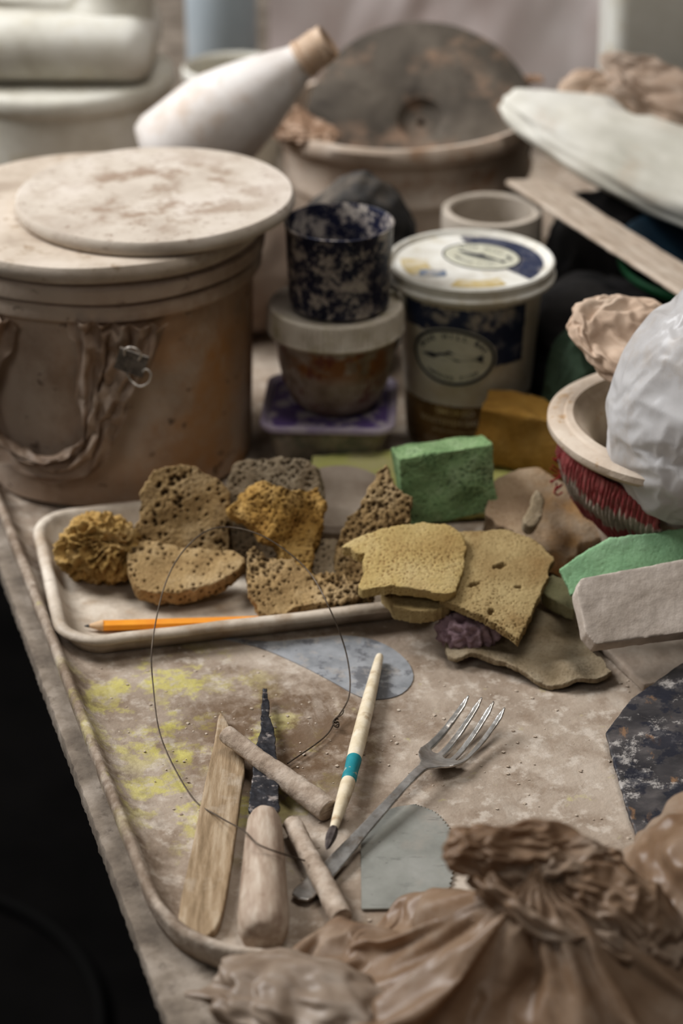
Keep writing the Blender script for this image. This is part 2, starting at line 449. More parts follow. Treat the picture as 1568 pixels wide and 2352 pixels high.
m_ink=M('label_navy',[(.022,.029,.06),(.035,.045,.085)],40,.45,.1,layers=[LY((.40,.36,.30),42,.51,.59,k=.8),LY((.18,.18,.20),90,.52,.62,k=.6)])
m_inkline=M('ink_dark',[(.02,.022,.035)],40,.6,0,layers=[LY((.3,.28,.24),150,.64,.7,k=.35)])
m_green_oval=M('label_oval_cream',[(.48,.465,.365),(.58,.565,.465)],50,.5,.1,layers=[LY((.36,.31,.21),60,.56,.7,k=.5)])
m_brownlab=M('label_brown',[(.12,.07,.025),(.22,.13,.045)],60,.6,.2,layers=[LY((.35,.28,.2),45,.54,.64,k=.6)])
m_gold=M('label_gold',[(.44,.33,.13),(.56,.46,.26)],60,.6,.1,layers=[LY((.6,.56,.48),50,.46,.58,k=.75)])
m_blueish=M('label_greyblue',[(.16,.20,.27),(.24,.28,.34)],90,.6,.1,layers=[LY((.5,.46,.4),90,.46,.58,k=.8)])
m_tape=M('pvc_ring',[(.40,.345,.28),(.55,.485,.41)],30,.7,.3)
m_cloth=M('dark_rag',[(.025,.025,.028),(.06,.056,.052),(.16,.135,.11)],30,.95,.5)
m_black=M('matte_black',[(.007,.006,.006),(.018,.016,.014)],30,.95,.5)  # near-black for the added dark heaps and the hidden supports
m_greencloth=M('green_rag',[(.03,.05,.03),(.06,.09,.06)],60,.95,.6)
m_wood=M('clay_wood',[(.34,.27,.205),(.45,.37,.295),(.53,.455,.375)],30,.8,.4,150,stretch=(1,5,1))
m_stick=M('tool_wood',[(.20,.14,.08),(.31,.225,.14),(.42,.33,.23)],60,.65,.45,200,stretch=(4,.5,1),layers=[LY((.47,.40,.32),40,.55,.68,k=.6)])
m_handle=M('handle_wood',[(.27,.195,.145),(.39,.305,.235),(.50,.42,.34)],60,.6,.4,160,.0006,stretch=(3,.5,3),layers=[LY((.20,.13,.09),50,.6,.7,k=.5)])
m_dowel=M('dowel_clay',[(.25,.19,.14),(.37,.295,.23),(.49,.41,.335)],90,.85,.8,260,.0012)
m_iron=M('dark_iron',[(.02,.02,.024),(.04,.04,.045),(.07,.066,.068)],90,.45,.4,300,layers=[LY((.40,.35,.32),100,.56,.64,k=.8)],metal=.3)
m_steel=M('dull_steel',[(.36,.34,.31),(.50,.48,.45),(.66,.64,.60)],80,.28,.25,250,.0005,metal=.75,layers=[LY((.26,.19,.13),60,.54,.65,k=.65)])
m_pal=M('palette_steel',[(.27,.28,.29),(.36,.37,.385),(.45,.46,.475)],60,.36,.1,200,metal=.3,layers=[LY((.12,.12,.13),42,.52,.58,k=.65),LY((.48,.445,.41),80,.54,.62,k=.6)])
m_rib=M('rib_steel',[(.28,.28,.25),(.34,.34,.305),(.40,.395,.36)],30,.38,.15,300,metal=.35,layers=[LY((.42,.38,.33),40,.53,.68,k=.65),LY((.15,.15,.14),60,.58,.66,k=.5,st=(1,3,1)),LY((.13,.13,.12),220,.64,.7,k=.6)])
m_bone=M('brush_ivory',[(.54,.44,.29),(.66,.57,.42),(.73,.65,.52)],90,.45,.2,200,layers=[LY((.32,.19,.09),80,.56,.68,k=.7)])
m_teal=M('brush_teal',[(.02,.19,.22),(.03,.25,.28)],80,.5,.1,layers=[LY((.5,.42,.3),120,.62,.65,k=.8)])
m_bristle=M('bristle',[(.04,.03,.03),(.12,.10,.09)],200,.8,.4)
m_pencil=M('pencil_orange',[(.78,.28,.02),(.86,.36,.03)],60,.4,.1)
m_pwood=M('pencil_wood',[(.50,.32,.18),(.60,.42,.26)],200,.7,.1)
m_lead=M('lead',[(.04,.04,.04)],200,.5,0)
m_wire=M('wire',[(.08,.06,.045),(.13,.105,.08)],200,.5,0,metal=.5)
def dots(c): return LY(c,420,.56,.66,k=.6)
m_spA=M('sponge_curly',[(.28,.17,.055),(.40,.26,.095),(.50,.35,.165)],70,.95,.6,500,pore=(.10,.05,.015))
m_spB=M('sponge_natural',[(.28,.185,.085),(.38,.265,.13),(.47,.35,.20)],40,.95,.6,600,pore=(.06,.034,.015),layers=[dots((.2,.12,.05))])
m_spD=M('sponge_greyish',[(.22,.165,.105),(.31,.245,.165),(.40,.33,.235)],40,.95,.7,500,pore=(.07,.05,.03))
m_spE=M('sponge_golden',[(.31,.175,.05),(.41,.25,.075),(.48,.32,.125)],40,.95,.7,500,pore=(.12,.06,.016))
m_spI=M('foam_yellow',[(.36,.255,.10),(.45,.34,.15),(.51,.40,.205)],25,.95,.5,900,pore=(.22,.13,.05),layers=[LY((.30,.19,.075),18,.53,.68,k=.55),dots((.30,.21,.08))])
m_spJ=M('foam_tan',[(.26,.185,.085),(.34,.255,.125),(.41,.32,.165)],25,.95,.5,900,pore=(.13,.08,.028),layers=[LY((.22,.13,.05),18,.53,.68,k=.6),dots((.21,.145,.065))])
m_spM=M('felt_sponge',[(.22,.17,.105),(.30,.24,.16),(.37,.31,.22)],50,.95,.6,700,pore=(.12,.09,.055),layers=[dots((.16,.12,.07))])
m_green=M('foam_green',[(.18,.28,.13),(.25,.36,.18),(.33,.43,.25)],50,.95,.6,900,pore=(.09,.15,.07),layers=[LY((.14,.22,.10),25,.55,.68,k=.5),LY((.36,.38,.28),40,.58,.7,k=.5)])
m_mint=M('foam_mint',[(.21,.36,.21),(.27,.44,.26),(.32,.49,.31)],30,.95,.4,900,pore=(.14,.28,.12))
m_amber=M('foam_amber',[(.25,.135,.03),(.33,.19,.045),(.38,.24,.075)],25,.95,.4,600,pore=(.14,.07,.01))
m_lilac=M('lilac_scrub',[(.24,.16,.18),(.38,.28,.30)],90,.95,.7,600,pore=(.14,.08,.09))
m_ylw=M('yellow_sheet',[(.40,.41,.13),(.50,.50,.19),(.52,.48,.27)],20,.8,.4)
m_bowl=M('clay_bowl',[(.36,.285,.22),(.47,.385,.305),(.55,.47,.385)],25,.8,.5,120,.0015,layers=[LY((.33,.20,.09),60,.58,.66,k=.7)])
m_paper=M('brown_paper',[(.38,.275,.20),(.49,.37,.28),(.59,.475,.375)],30,.75,.2,100)
m_wbag=M('white_film_bag',[(.60,.575,.555),(.70,.685,.675),(.79,.78,.78)],14,.34,.06,150,spec=.45,translucent=.40,layers=[LY((.54,.45,.36),24,.56,.72,k=.55)])
m_pillow=M('white_pad',[(.48,.46,.39),(.58,.555,.485),(.65,.63,.57)],14,.7,.15,60,.001,layers=[LY((.44,.34,.25),18,.52,.70,k=.6),LY((.46,.50,.38),14,.64,.75,k=.3)])
m_clear=M('cloudy_plastic',[(.70,.685,.61),(.80,.79,.73)],20,.3,.1,translucent=.2,layers=[LY((.55,.45,.25),20,.57,.7,k=.5)])
m_paddle=M('clay_paddle',[(.36,.305,.255),(.44,.38,.325),(.52,.455,.395)],40,.9,.6,200,.0010)
m_dboard=M('chipped_board',[(.03,.028,.03),(.06,.055,.055),(.13,.115,.11)],28,.42,.5,120,.0006,stretch=(1,1.6,1),layers=[LY((.30,.17,.085),40,.59,.65,k=.6,st=(1.5,.7,1)),LY((.42,.39,.36),36,.54,.60,k=.8,ro=.78),LY((.018,.02,.03),50,.52,.57,k=.8)])
m_board=M('clay_board',[(.29,.23,.18),(.38,.315,.255),(.45,.38,.315)],30,.9,.6,150)
m_gbowl=M('green_plastic',[(.012,.065,.025),(.02,.10,.042)],30,.4,.1)
m_bbowl=M('blue_plastic',[(.012,.025,.04),(.02,.045,.065)],30,.4,.1,layers=[LY((.16,.14,.12),40,.57,.66,k=.6)])
m_sheet=M('pink_sheet',[(.64,.52,.49),(.78,.69,.67),(.87,.82,.81)],2.6,.8,.2,20,translucent=.2,layers=[LY((.60,.45,.41),5,.5,.66,k=.5,st=(1.5,1,.5))])
m_wall=M('wall_dark',[(.09,.085,.08),(.13,.12,.11)],4,.9,.1)
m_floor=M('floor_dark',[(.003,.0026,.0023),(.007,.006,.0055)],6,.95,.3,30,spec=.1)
m_crumb=M('crumbs',[(.36,.285,.22),(.50,.43,.35)],60,.95,.4)
m_yarn=M('knit_red_grey',[(.22,.18,.145),(.32,.27,.22)],90,.95,.8,500,.001,pore=(.24,.03,.035))
m_redyarn=M('red_yarn',[(.22,.02,.025),(.32,.035,.04)],90,.95,.6)
m_clip=M('clip_steel',[(.10,.088,.075),(.22,.19,.16)],160,.45,.3,metal=.3,layers=[LY((.45,.38,.31),200,.56,.62,k=.8)])
m_clipw=M('clip_wire',[(.50,.46,.41)],120,.4,0,metal=.4)
m_hose=M('hose',[(.006,.0055,.005)],20,.8,.1,spec=.1)
m_sack=M('tan_sack',[(.28,.21,.165),(.38,.30,.24)],20,.9,.4)

# ---------------------------------------------------------------- room
def plane(name,sx,sy,mat,loc,rot,label=None):
    me=grid2d(-sx/2,sx/2,-sy/2,sy/2,4,4)
    return obj(name,me,mat,loc,rot,label=label,kind='structure')
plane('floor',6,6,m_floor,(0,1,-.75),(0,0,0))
plane('wall_back',6,3.2,m_wall,(0,2.75,.85),(R(90),0,0))
TH=R(17.7); ax=Vector((cos(TH),sin(TH),0)); bx=Vector((-sin(TH),cos(TH),0))
O=Vector((-.1475,.994,0))
def worktop():
    bm=bmesh.new()
    me=rbox(1.5,2.3,.012,.002,2)
    bm.from_mesh(me)
    bmesh.ops.subdivide_edges(bm,edges=[e for e in bm.edges if abs((e.verts[0].co-e.verts[1].co).y)>1.5],cuts=900,use_grid_fill=True)
    for v in bm.verts:
        if v.co.x<-.7:
            v.co.x+=.0008*fbm(Vector((v.co.y*220,v.co.z*90,1)),4)-.0005; v.co.z+=.0004*fbm(Vector((v.co.y*200,v.co.z*70,7)),4)
    return bm2me(bm)
wc=O+ax*.75+bx*.65
obj('worktop',worktop(),m_top,(wc.x,wc.y,-.0065-.006),(0,0,TH),label='clay-crusted studio worktop with rough edge',cat='worktop')
tl=thing('trestle','dark wooden trestle under the worktop','trestle',(.55,1.6,-.75))
obj('beam',rbox(.9,.08,.05,.004),m_black,(0,0,.705),(0,0,TH),parent=tl)
for sx in (-.4,.4):
    obj('leg',rbox(.05,.05,.68,.004),m_black,(sx*cos(TH),sx*sin(TH),.34),(0,0,TH),parent=tl)

bt_c=Vector((-.0750,.793,0))+ax*.33+bx*.52
HW,HD=.33,.52
prof=[(-.012,-.0055),(-.003,-.0045),(-.0005,.002),(.0005,.009),(-.0003,.0115),(-.0025,.0125),(-.0048,.0112),(-.0065,.0075),(-.011,.0034),(-.018,.0009),(-.026,0),(-.05,0)]
def to_bt(x,y):
    d=Vector((x,y,0))-bt_c; return (d.dot(ax),d.dot(bx),0)
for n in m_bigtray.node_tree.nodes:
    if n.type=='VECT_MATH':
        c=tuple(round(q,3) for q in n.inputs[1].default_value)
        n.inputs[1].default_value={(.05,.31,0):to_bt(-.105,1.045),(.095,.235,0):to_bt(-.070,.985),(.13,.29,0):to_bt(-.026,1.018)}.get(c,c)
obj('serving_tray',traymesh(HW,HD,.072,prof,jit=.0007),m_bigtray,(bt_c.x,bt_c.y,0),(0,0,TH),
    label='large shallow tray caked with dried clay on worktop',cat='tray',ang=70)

ST=R(13)
prof=[(-.012,.0008),(-.005,.0015),(-.002,.007),(-.0005,.0105),(.0025,.0108),(.0042,.0128),(.0030,.0152),(0,.0162),(-.0032,.0152),(-.0050,.011),(-.008,.005),(-.012,.0028),(-.02,.0024),(-.04,.0024)]
obj('sponge_tray',traymesh(.110,.082,.026,prof,jit=.0005),m_tray,(-.0735,1.1945,0),(0,0,ST),
    label='rounded cream plastic tray holding sponges and a pencil',cat='tray',ang=70)

# ---------------------------------------------------------------- left bucket
bk=thing('bucket','clay-stained plastic bucket with stacked lid and tied bag','bucket',(-.162,1.378,0))
body=lathe([(0,0.0005),(.092,.0005),(.0975,.004),(.0985,.012),(.100,.06),(.1015,.12),(.102,.137),(.1045,.139),(.1075,.141),(.1080,.146),(.1075,.150),(.1050,.1515),(.1065,.1525),(.1098,.154),(.1105,.159),(.110,.163),(.1065,.1645),(.105,.167),(.106,.170),(.0,.170)],128,.010,2)
obj('bucket_body',body,m_bucket,parent=bk)
obj('lid',lathe([(0,.1675),(.107,.1675),(.1115,.1685),(.1135,.172),(.1135,.1765),(.112,.1795),(.108,.1805),(.104,.1805),(0,.1805)],128,.014,5),m_lid,parent=bk,label='wide clay-dusted lid')
obj('pottery_bat',lathe([(0,0),(.0895,0),(.0915,.0012),(.0925,.004),(.0920,.0085),(.0905,.0100),(0,.0100)],128,.01,9),m_bat,(-.1235,1.372,.1815),(R(.3),R(-.6),.4),
    label='round clay-dusted bat board resting on bucket lid',cat='board')
film('plastic_bag','loop',m_bag,(-.162,1.378,0),(0,0,0),label='brown plastic bag looped around bucket with binder clip',cat='bag')
cl=thing('binder_clip','small clay-coated metal binder clip on plastic bag','clip',(-.162+.030,1.378-.1235,.121),(R(10),R(18),R(-8)))
def clipbody():
    L=.0095; v=[];f=[]
    sec=[(-.0054,.0052),(-.0068,.0032),(-.0068,-.0032),(-.0054,-.0052),(.0080,-.0010),(.0085,0),(.0080,.0010)]
    for x in (-L,L):
        for a,b in sec: v.append((x,b,a))
    n=len(sec)
    for i in range(n): j=(i+1)%n; f.append((i,j,n+j,n+i))
    f+= [tuple(range(n)),tuple(range(n,2*n))]
    return pydata(v,f)
obj('clip_body',clipbody(),m_clip,parent=cl,rot=(0,0,0))
obj('clip_handle',tube([(-.001,-.004,-.006),(.004,-.006,-.010),(.010,-.008,-.010),(.0145,-.008,-.005),(.0145,-.007,.001),(.011,-.006,.003),(.009,-.0055,.000)],.0007,8,6),m_clipw,parent=cl)
obj('clip_handle',tube([(-.005,-.004,.006),(-.006,-.004,.010),(-.003,-.004,.0135),(.002,-.004,.0135),(.005,-.004,.010),(.004,-.004,.006)],.0006,8,6),m_clipw,parent=cl)

# ---------------------------------------------------------------- stack: container, jar, cup
SX,SY=-.005,1.372
ct=thing('food_container','murky square container with purple lid under jar','container',(SX-.003,SY,0),(0,0,R(-3)))
obj('container_body',traymesh(.036,.036,.012,[(-.02,.0005),(-.002,.0005),(0,.003),(.006,.034),(.008,.035),(.0,.035)]),m_cont,parent=ct)
obj('lid',traymesh(.046,.046,.014,[(-.008,.0355),(-.001,.034),(.0005,.036),(0,.0385),(-.003,.0395),(-.005,.0375),(-.02,.0372)]),m_purpleedge,parent=ct)
obj('lid_panel',traymesh(.0405,.0405,.012,[(-.004,.0373),(0,.0375),(-.001,.0383),(-.01,.0384)]),m_purple,parent=ct,label='purple printed lid panel')
jr=thing('jar','ribbed plastic jar with dusty screw lid','jar',(SX+.001,SY-.002,.039))
def ribbed(prof,n=240,amp=.0006,zr=(0,1),cnt=80):
    me=lathe(prof,n)
    for v in me.vertices:
        if zr[0]<v.co.z<zr[1]:
            a=math.atan2(v.co.y,v.co.x); r=v.co.xy.length
            if r>.01:
                k=1+amp/r*cos(a*cnt); v.co.x*=k; v.co.y*=k
    me.update(); return me
obj('jar_body',ribbed([(0,.0003),(.022,.0003),(.027,.002),(.031,.008),(.036,.020),(.0395,.034),(.041,.046),(.043,.052),(.0445,.055),(.041,.057),(0,.057)],480,.0005,(.004,.034)),m_jar,parent=jr)
obj('jar_lid',ribbed([(.0415,.0555),(.0465,.056),(.0475,.058),(.0465,.0605),(.0465,.071),(.0455,.074),(.043,.0748),(.041,.0735),(0,.0735)],480,.0004,(.0595,.0725)),m_jarlid,parent=jr,label='ribbed beige screw lid')
obj('cup',lathe([(0,.0003),(.031,.0003),(.0335,.002),(.034,.006),(.0362,.058),(.0368,.0592),(.0358,.0598),(.0345,.058),(.0325,.006),(.030,.0035),(0,.0035)],128,.004,1),m_navy,(SX+.0035,SY-.004,.1129),
    label='navy cup splattered with dried clay on jar lid',cat='cup')

# ---------------------------------------------------------------- fish salad tub
tb=thing('food_tub','large printed food tub with oval emblem and lid','tub',(.089,1.406,0))
rf=lambda z:.0425+(.0505-.0425)*min(max(z,0),.12)/.12
obj('tub_body',lathe([(0,.0003),(.040,.0003),(.0425,.002),(rf(.01),.01),(rf(.11),.11),(.0508,.120),(0,.120)],128),m_tub,parent=tb)
obj('tub_lid',lathe([(.0505,.1185),(.0585,.1195),(.0590,.122),(.0575,.124),(.0578,.128),(.0582,.130),(.0570,.1315),(.0548,.1310),(.053,.1285),(0,.1285)],128),m_tublid,parent=tb,label='cream snap lid with printed top')
obj('label_band',joinm([wrap(grid2d(-.055,.040,-.010,.0085,160,12,.0012),rf,.0,.1045,.00025),wrap(grid2d(.004,.039,-.013,.013,50,20,.0012),rf,.0,.083,.0003)]),m_ink,parent=tb,label='worn navy printed band')
obj('label_brown_band',wrap(grid2d(-.06,.06,-.017,.019,120,8,.001),rf,0,.020,.00025),m_brownlab,parent=tb)
P0=R(-17)
obj('emblem_field',wrap(ell2d(.0308,.0222),rf,P0,.077,.0005),m_green_oval,parent=tb)
em=joinm([ring2d(.0300,.0214,.0022)])
obj('emblem_ring',wrap(em,rf,P0,.077,.0007),m_inkline,parent=tb)
def fish(s=1):
    pts=[(-.0210,-.0006),(-.016,.0010),(-.010,.0018),(-.005,.0024),(-.0015,.0046),(.002,.0024),(.009,.0014),(.0145,.0006),(.0185,.0022),(.0200,.0024),(.0192,-.0004),(.0200,-.0030),(.0185,-.0026),(.0145,-.0008),(.009,-.0016),(.004,-.0022),(-.005,-.0026),(-.013,-.0020)]
    return poly2d([(x*s,y*s) for x,y in pts])
def waterlines(s=1):
    L=[]
    for y,w in ((-.0044,.018),(-.0058,.014)):
        L.append(poly2d([(-w*s,y*s),(w*s,y*s),(w*s,(y+.0004)*s),(-w*s,(y+.0004)*s)]))
    return L
def emb_text(s=1):
    return joinm([fish(s*1.0),arc_text('BLUE HILL BAY',.0218*s,.0143*s,.0048*s,R(158),R(22)),arc_text('SMOKED FISH',.0218*s,.0145*s,.0035*s,R(226),R(314),True)]+waterlines(s*.9))
obj('emblem_print',wrap(emb_text(1.10),rf,P0,.077,.0008),m_inkline,parent=tb)
obj('label_text',wrap(joinm([xf(textmesh('SMOKED',.0070),0,.011),xf(textmesh('WHITEFISH SALAD',.0064),0,.003),xf(textmesh('MADE WITH REAL FISH',.0030),0,-.004)]),rf,R(-14),.023,.0006),m_gold,parent=tb)
lz=.1287
obj('lid_navy_print',xf(poly2d([(.050*cos(R(a)),.050*sin(R(a))) for a in range(-40,100,4)]+[(.000,.030),(.014,.0)]),dz=lz),m_ink,parent=tb)
obj('lid_emblem_field',xf(ell2d(.0285,.0235),.008,.010,R(-35),lz+.0002),m_green_oval,parent=tb)
obj('lid_emblem_print',xf(joinm([ring2d(.0285,.0235,.0012),xf(emb_text(.98),0,0)]),.008,.010,R(-35),lz+.0004),m_inkline,parent=tb)
def wedge(r0,r1,a0,a1):
    return poly2d([(r1*cos(R(a)),r1*sin(R(a))) for a in range(a0,a1+1,4)]+[(r0*cos(R(a)),r0*sin(R(a))) for a in range(a1,a0-1,-4)])
obj('lid_gold_print',xf(joinm([wedge(.030,.048,172,212),wedge(.034,.047,250,300)]),dz=lz+.0001),m_gold,parent=tb)
obj('lid_blue_print',xf(joinm([grid2d(-.036,-.018,-.026,-.014,10,8,.001)]),dz=lz+.0002),m_blueish,parent=tb)

obj('pipe_section',lathe([(.031,0),(.0375,0),(.038,.002),(.038,.112),(.0375,.1145),(.036,.115),(.0325,.115),(.031,.1135),(.031,0)],96,.005,3),m_tape,(.113,1.55,0),
    label='thick-walled plastic pipe section standing upright',cat='pipe')

# ---------------------------------------------------------------- back bucket with wheel bat
obj('wide_tub',lathe([(0,.0005),(.092,.0005),(.095,.003),(.0985,.055),(.0995,.086),(.1025,.088),(.103,.093),(.101,.096),(.1025,.118),(.104,.122),(.1095,.124),(.1125,.128),(.1125,.1365),(.110,.1395),(.105,.139),(.1035,.130),(.098,.06),(.090,.01),(0,.008)],128,.012,6),m_bucket2,(.056,1.72,.0005),(R(0),R(-1.5),0),
    label='wide round clay-stained tub holding wheel disc',cat='bucket')
obj('wheel_disc',lathe([(0,-.010),(.003,-.010),(.0032,-.0035),(.0155,-.003),(.017,-.001),(.0195,.003),(.024,.0042),(.027,.0048),(.060,.0048),(.0905,.004),(.0935,.002),(.0938,0),(.092,-.003),(.02,-.006),(.016,-.010),(0,-.012)],128,.004,4),m_disc,(.065,1.722,.128),(R(41),0,R(-2)),
    label='grey round wheel disc with central hub leaning in tub',cat='disc')
wb=thing('plastic_wrap','torn brown plastic wrap bunched over tub rim','plastic',(.056,1.72,.135))
m_wrapf=M('brown_wrap',[(.30,.18,.11),(.42,.28,.19),(.52,.38,.28)],30,.4,.15,200,.0005,translucent=.2)
film('wrap_bunch','wrap1',m_wrapf,(-.092,-.052,.006),(0,R(20),R(-40)),parent=wb,scale=(1.1,.9,.7))
film('wrap_bunch','wrap1',m_wrapf,(-.106,-.01,.012),(0,0,R(70)),parent=wb,scale=(.7,.5,.5))
film('wrap_bunch','wrap1',m_wrapf,(.092,.060,.010),(0,0,R(-40)),parent=wb,scale=(.7,.4,.4))

# ---------------------------------------------------------------- bottle
bo=thing('bottle','white plastic bottle without cap lying tilted','bottle',(-.138,1.6,.132),(0,R(53),0))
tp=[(.0,0),(.030,.0),(.036,.003),(.0385,.010),(.0388,.050),(.037,.066),(.031,.088),(.0240,.108),(.0180,.124),(.0150,.131)]
obj('bottle_body',lathe(tp+[(.0140,.135),(.0135,.138),(0,.138)],96,.012,3),m_bottle,parent=bo,ang=60)
obj('bottle_neck',lathe([(.0128,.134),(.0155,.136),(.0155,.139),(.0135,.140),(.0150,.1425),(.0135,.145),(.0150,.1475),(.0135,.150),(.0150,.1525),(.0135,.155),(.0138,.160),(.0128,.161),(.0110,.160),(.0110,.140),(.0,.139)],64),
    M('neck_stained',[(.48,.32,.20),(.60,.47,.36)],40,.5,.2),parent=bo,label='open threaded neck stained brown')
obj('sack',crumple((.075,.045,.050),16,.008,4,5,flat_bottom=-.048),m_sack,(-.10,1.59,.0485),label='tan crumpled sack behind bucket',cat='sack',ang=180)

# ---------------------------------------------------------------- white bucket and jug
obj('white_bucket',lathe([(0,.0005),(.078,.0005),(.081,.003),(.0875,.146),(.0895,.148),(.0910,.152),(.0910,.158),(.0895,.162),(.086,.164),(0,.164)],96,.006,2),m_white,(-.228,1.75,0),
    label='large white plastic bucket with stained rim',cat='bucket')
jg=thing('jug','white plastic jug with handle on bucket lid','jug',(-.232,1.745,.1645))
me=rbox(.168,.12,.052,.024,7); displace(me,rough_fn(.002,20)); obj('jug_body',me,m_white,(0,0,.0265),parent=jg,ang=180)
obj('jug_shoulder',tube([(.040,0,.014),(.043,0,.035),(.050,0,.058),(.052,0,.085),(.050,0,.11)],[.042,.039,.031,.028,.028],32,6),m_white,parent=jg,ang=180)
obj('jug_handle',tube([(.050,0,.098),(0,0,.112),(-.045,0,.098),(-.058,0,.05),(-.055,0,.03)],[.012,.011,.011,.012,.014],20,8),m_white,parent=jg,ang=180)
obj('paint_pail',lathe([(0,.0005),(.038,.0005),(.040,.004),(.043,.100),(.046,.103),(.0465,.110),(.044,.113),(.041,.110),(.036,.03),(0,.03)],96),m_white,(-.098,1.93,0),
    label='open white pail with rust-coloured rim',cat='bucket')
obj('storage_jar',lathe([(0,.0005),(.03,.0005),(.034,.006),(.034,.15),(.03,.165),(.024,.17),(.024,.185),(.022,.187),(.02,.185),(.02,.17),(0,.16)],64),
    M('pale_blue_jar',[(.46,.51,.54),(.58,.62,.64)],10,.3,.1,translucent=.3),(-.115,2.06,0),label='cloudy pale blue storage jar',cat='jar')
v=[];f=[];nx,nz_=160,60
for j in range(nz_+1):
    for i in range(nx+1):
        x=-.075+.95*i/nx; z=-.0055+1.0*j/nz_
        y=2.2+.020*noise.noise(Vector((x*9+z*3,z*4,0)))+.010*ridge(Vector((x*12-z*5,z*4,4)),2)
        v.append((x,y,z))
for j in range(nz_):
    for i in range(nx):
        a=j*(nx+1)+i; f.append((a,a+1,a+nx+2,a+nx+1))
obj('hanging_sheet',pydata(v,f),m_sheet,label='pinkish white hanging sheet behind the table',cat='sheet',ang=180)

# ---------------------------------------------------------------- middle clutter
obj('rag',crumple((.040,.034,.078),22,.010,2,6,flat_bottom=-.073),m_cloth,(.012,1.515,.0735),label='dark grey rag bundled behind the cup',cat='rag',ang=180)
obj('rag',crumple((.060,.080,.042),22,.012,6,5,flat_bottom=-.04),m_black,(.195,1.45,.0405),label='black cloth heap added to darken the worktop',cat='rag',ang=180)  # added filler, its black stands in for the dark gap by the food tub
obj('rag',crumple((.040,.060,.050),22,.012,16,5,flat_bottom=-.046),m_black,(.205,1.60,.0465),label='black cloth heap added to darken gap beside round tub',cat='rag',ang=180)  # added filler so the table right of the round tub reads dark
obj('rag',crumple((.020,.020,.045),30,.008,9,6,2,flat_bottom=-.05,st=(1.6,1.6,.5)),m_greencloth,(.160,1.352,.052),label='dark green crumpled rag beside the tub',cat='rag',ang=180)
gb=[(0,0),(.05,0),(.054,.004),(.082,.040),(.087,.042),(.0885,.046),(.086,.048),(.081,.045),(.050,.008),(0,.007)]
obj('bowl',lathe(gb,96),m_gbowl,(.290,1.49,.050),label='dark green plastic bowl under blue bowl',cat='bowl')
obj('bowl',lathe([(r*1.02,z*.9) for r,z in gb],96),m_bbowl,(.294,1.495,.066),label='clay-smeared blue plastic bowl stacked inside green',cat='bowl')
obj('storage_crate',rbox(.16,.16,.054,.006),m_black,(.292,1.49,.0275-.0055+.001),label='dark crate supporting bowls',cat='crate')
def board_between(p,q,w,th,mat,name,label,cat,roll=0,rnd=.35,voxel=.0012):
    p=Vector(p);q=Vector(q);L=(q-p).length
    h=w/2; r=min(w*rnd,w/2-.0005); pts=[]
    for cx,cy,a0 in ((L/2-r,h-r,0),(-L/2+r,h-r,90),(-L/2+r,-h+r,180),(L/2-r,-h+r,270)):
        for i in range(7):
            a=R(a0+15*i); pts.append((cx+r*cos(a),cy+r*sin(a)))
    me,_=polyslab(pts,th,voxel,2,center=False)
    displace(me,rough_fn(.0006,50,3))
    d=(q-p).normalized(); zq=d.to_track_quat('X','Z')
    o=obj(name,me,mat,(p+q)/2,label=label,cat=cat,ang=60)
    o.rotation_mode='QUATERNION'
    o.rotation_quaternion=zq@Quaternion((1,0,0),roll)
    return o
board_between((.142,1.595,.1205),(.275,1.315,.116),.040,.004,m_wood,'stirring_stick','flat pale wooden stick lying across pipe and bowl','stick',roll=R(-8),rnd=.12)

film('padded_bundle','pad',m_pillow,(.312,1.570,.116),(R(12),R(14),R(-24)),scale=(1,.9,.95),label='white dirty padded plastic bundle on clutter',cat='bundle')
obj('box',rbox(.14,.10,.066,.006),m_black,(.34,1.66,.0285),(0,0,R(-20)),label='dark box under padded bundle',cat='box')
film('kraft_paper','kraft1',m_paper,(.272,1.63,.153),(R(14),R(12),R(-18)),scale=(1,.95,1),label='crumpled brown paper sheet on padded bundle',cat='paper')
film('kraft_paper','kraft2',m_bag,(.276,1.62,.169),(R(18),R(14),R(-25)),scale=(1,.9,1),label='folded brown wrapping paper on padded bundle',cat='paper')
cc=thing('storage_box','cloudy plastic storage box at clutter pile','box',(.288,1.78,.0))
obj('box_body',traymesh(.070,.045,.014,[(-.01,.135),(0,.137),(.004,.30),(.002,.30),(-.002,.145),(-.02,.143)]),m_clear,parent=cc)
obj('box_base',rbox(.13,.08,.135,.01),m_white,(0,0,.0685),parent=cc)

# ---------------------------------------------------------------- bowls on the right
bw=(.214,1.205)
obj('mixing_bowl',lathe([(0,.0005),(.045,.0005),(.050,.004),(.052,.012),(.058,.05),(.072,.086),(.079,.094),(.0855,.097),(.0880,.100),(.0880,.104),(.0850,.106),(.078,.1055),(.0765,.107),(.0725,.107),(.0705,.104),(.068,.102),(.063,.098),(.054,.06),(.045,.02),(0,.018)],128,.016,3),m_bowl,(*bw,0),(0,0,0),
    label='clay-dusted bowl with wide stepped rim',cat='bowl')
obj('plastic_bucket',lathe([(0,0),(.040,0),(.044,.004),(.050,.080),(.054,.082),(.0545,.088),(.052,.090),(.048,.085),(.042,.012),(0,.01)],96),m_white,(bw[0]+.006,bw[1]+.002,.032),
    label='white plastic pot nested in clay bowl',cat='pot')
film('paper_bag','paper',m_paper,(.182,1.228,.146),(R(30),R(20),R(-24)),scale=(.95,.95,.9),label='crumpled brown paper bag tucked by pot',cat='bag')
film('plastic_bag','white',m_wbag,(.224,1.168,.133),(R(-15),R(24),0),scale=(.95,.95,.93),label='crumpled translucent white plastic bag over bowl',cat='bag')
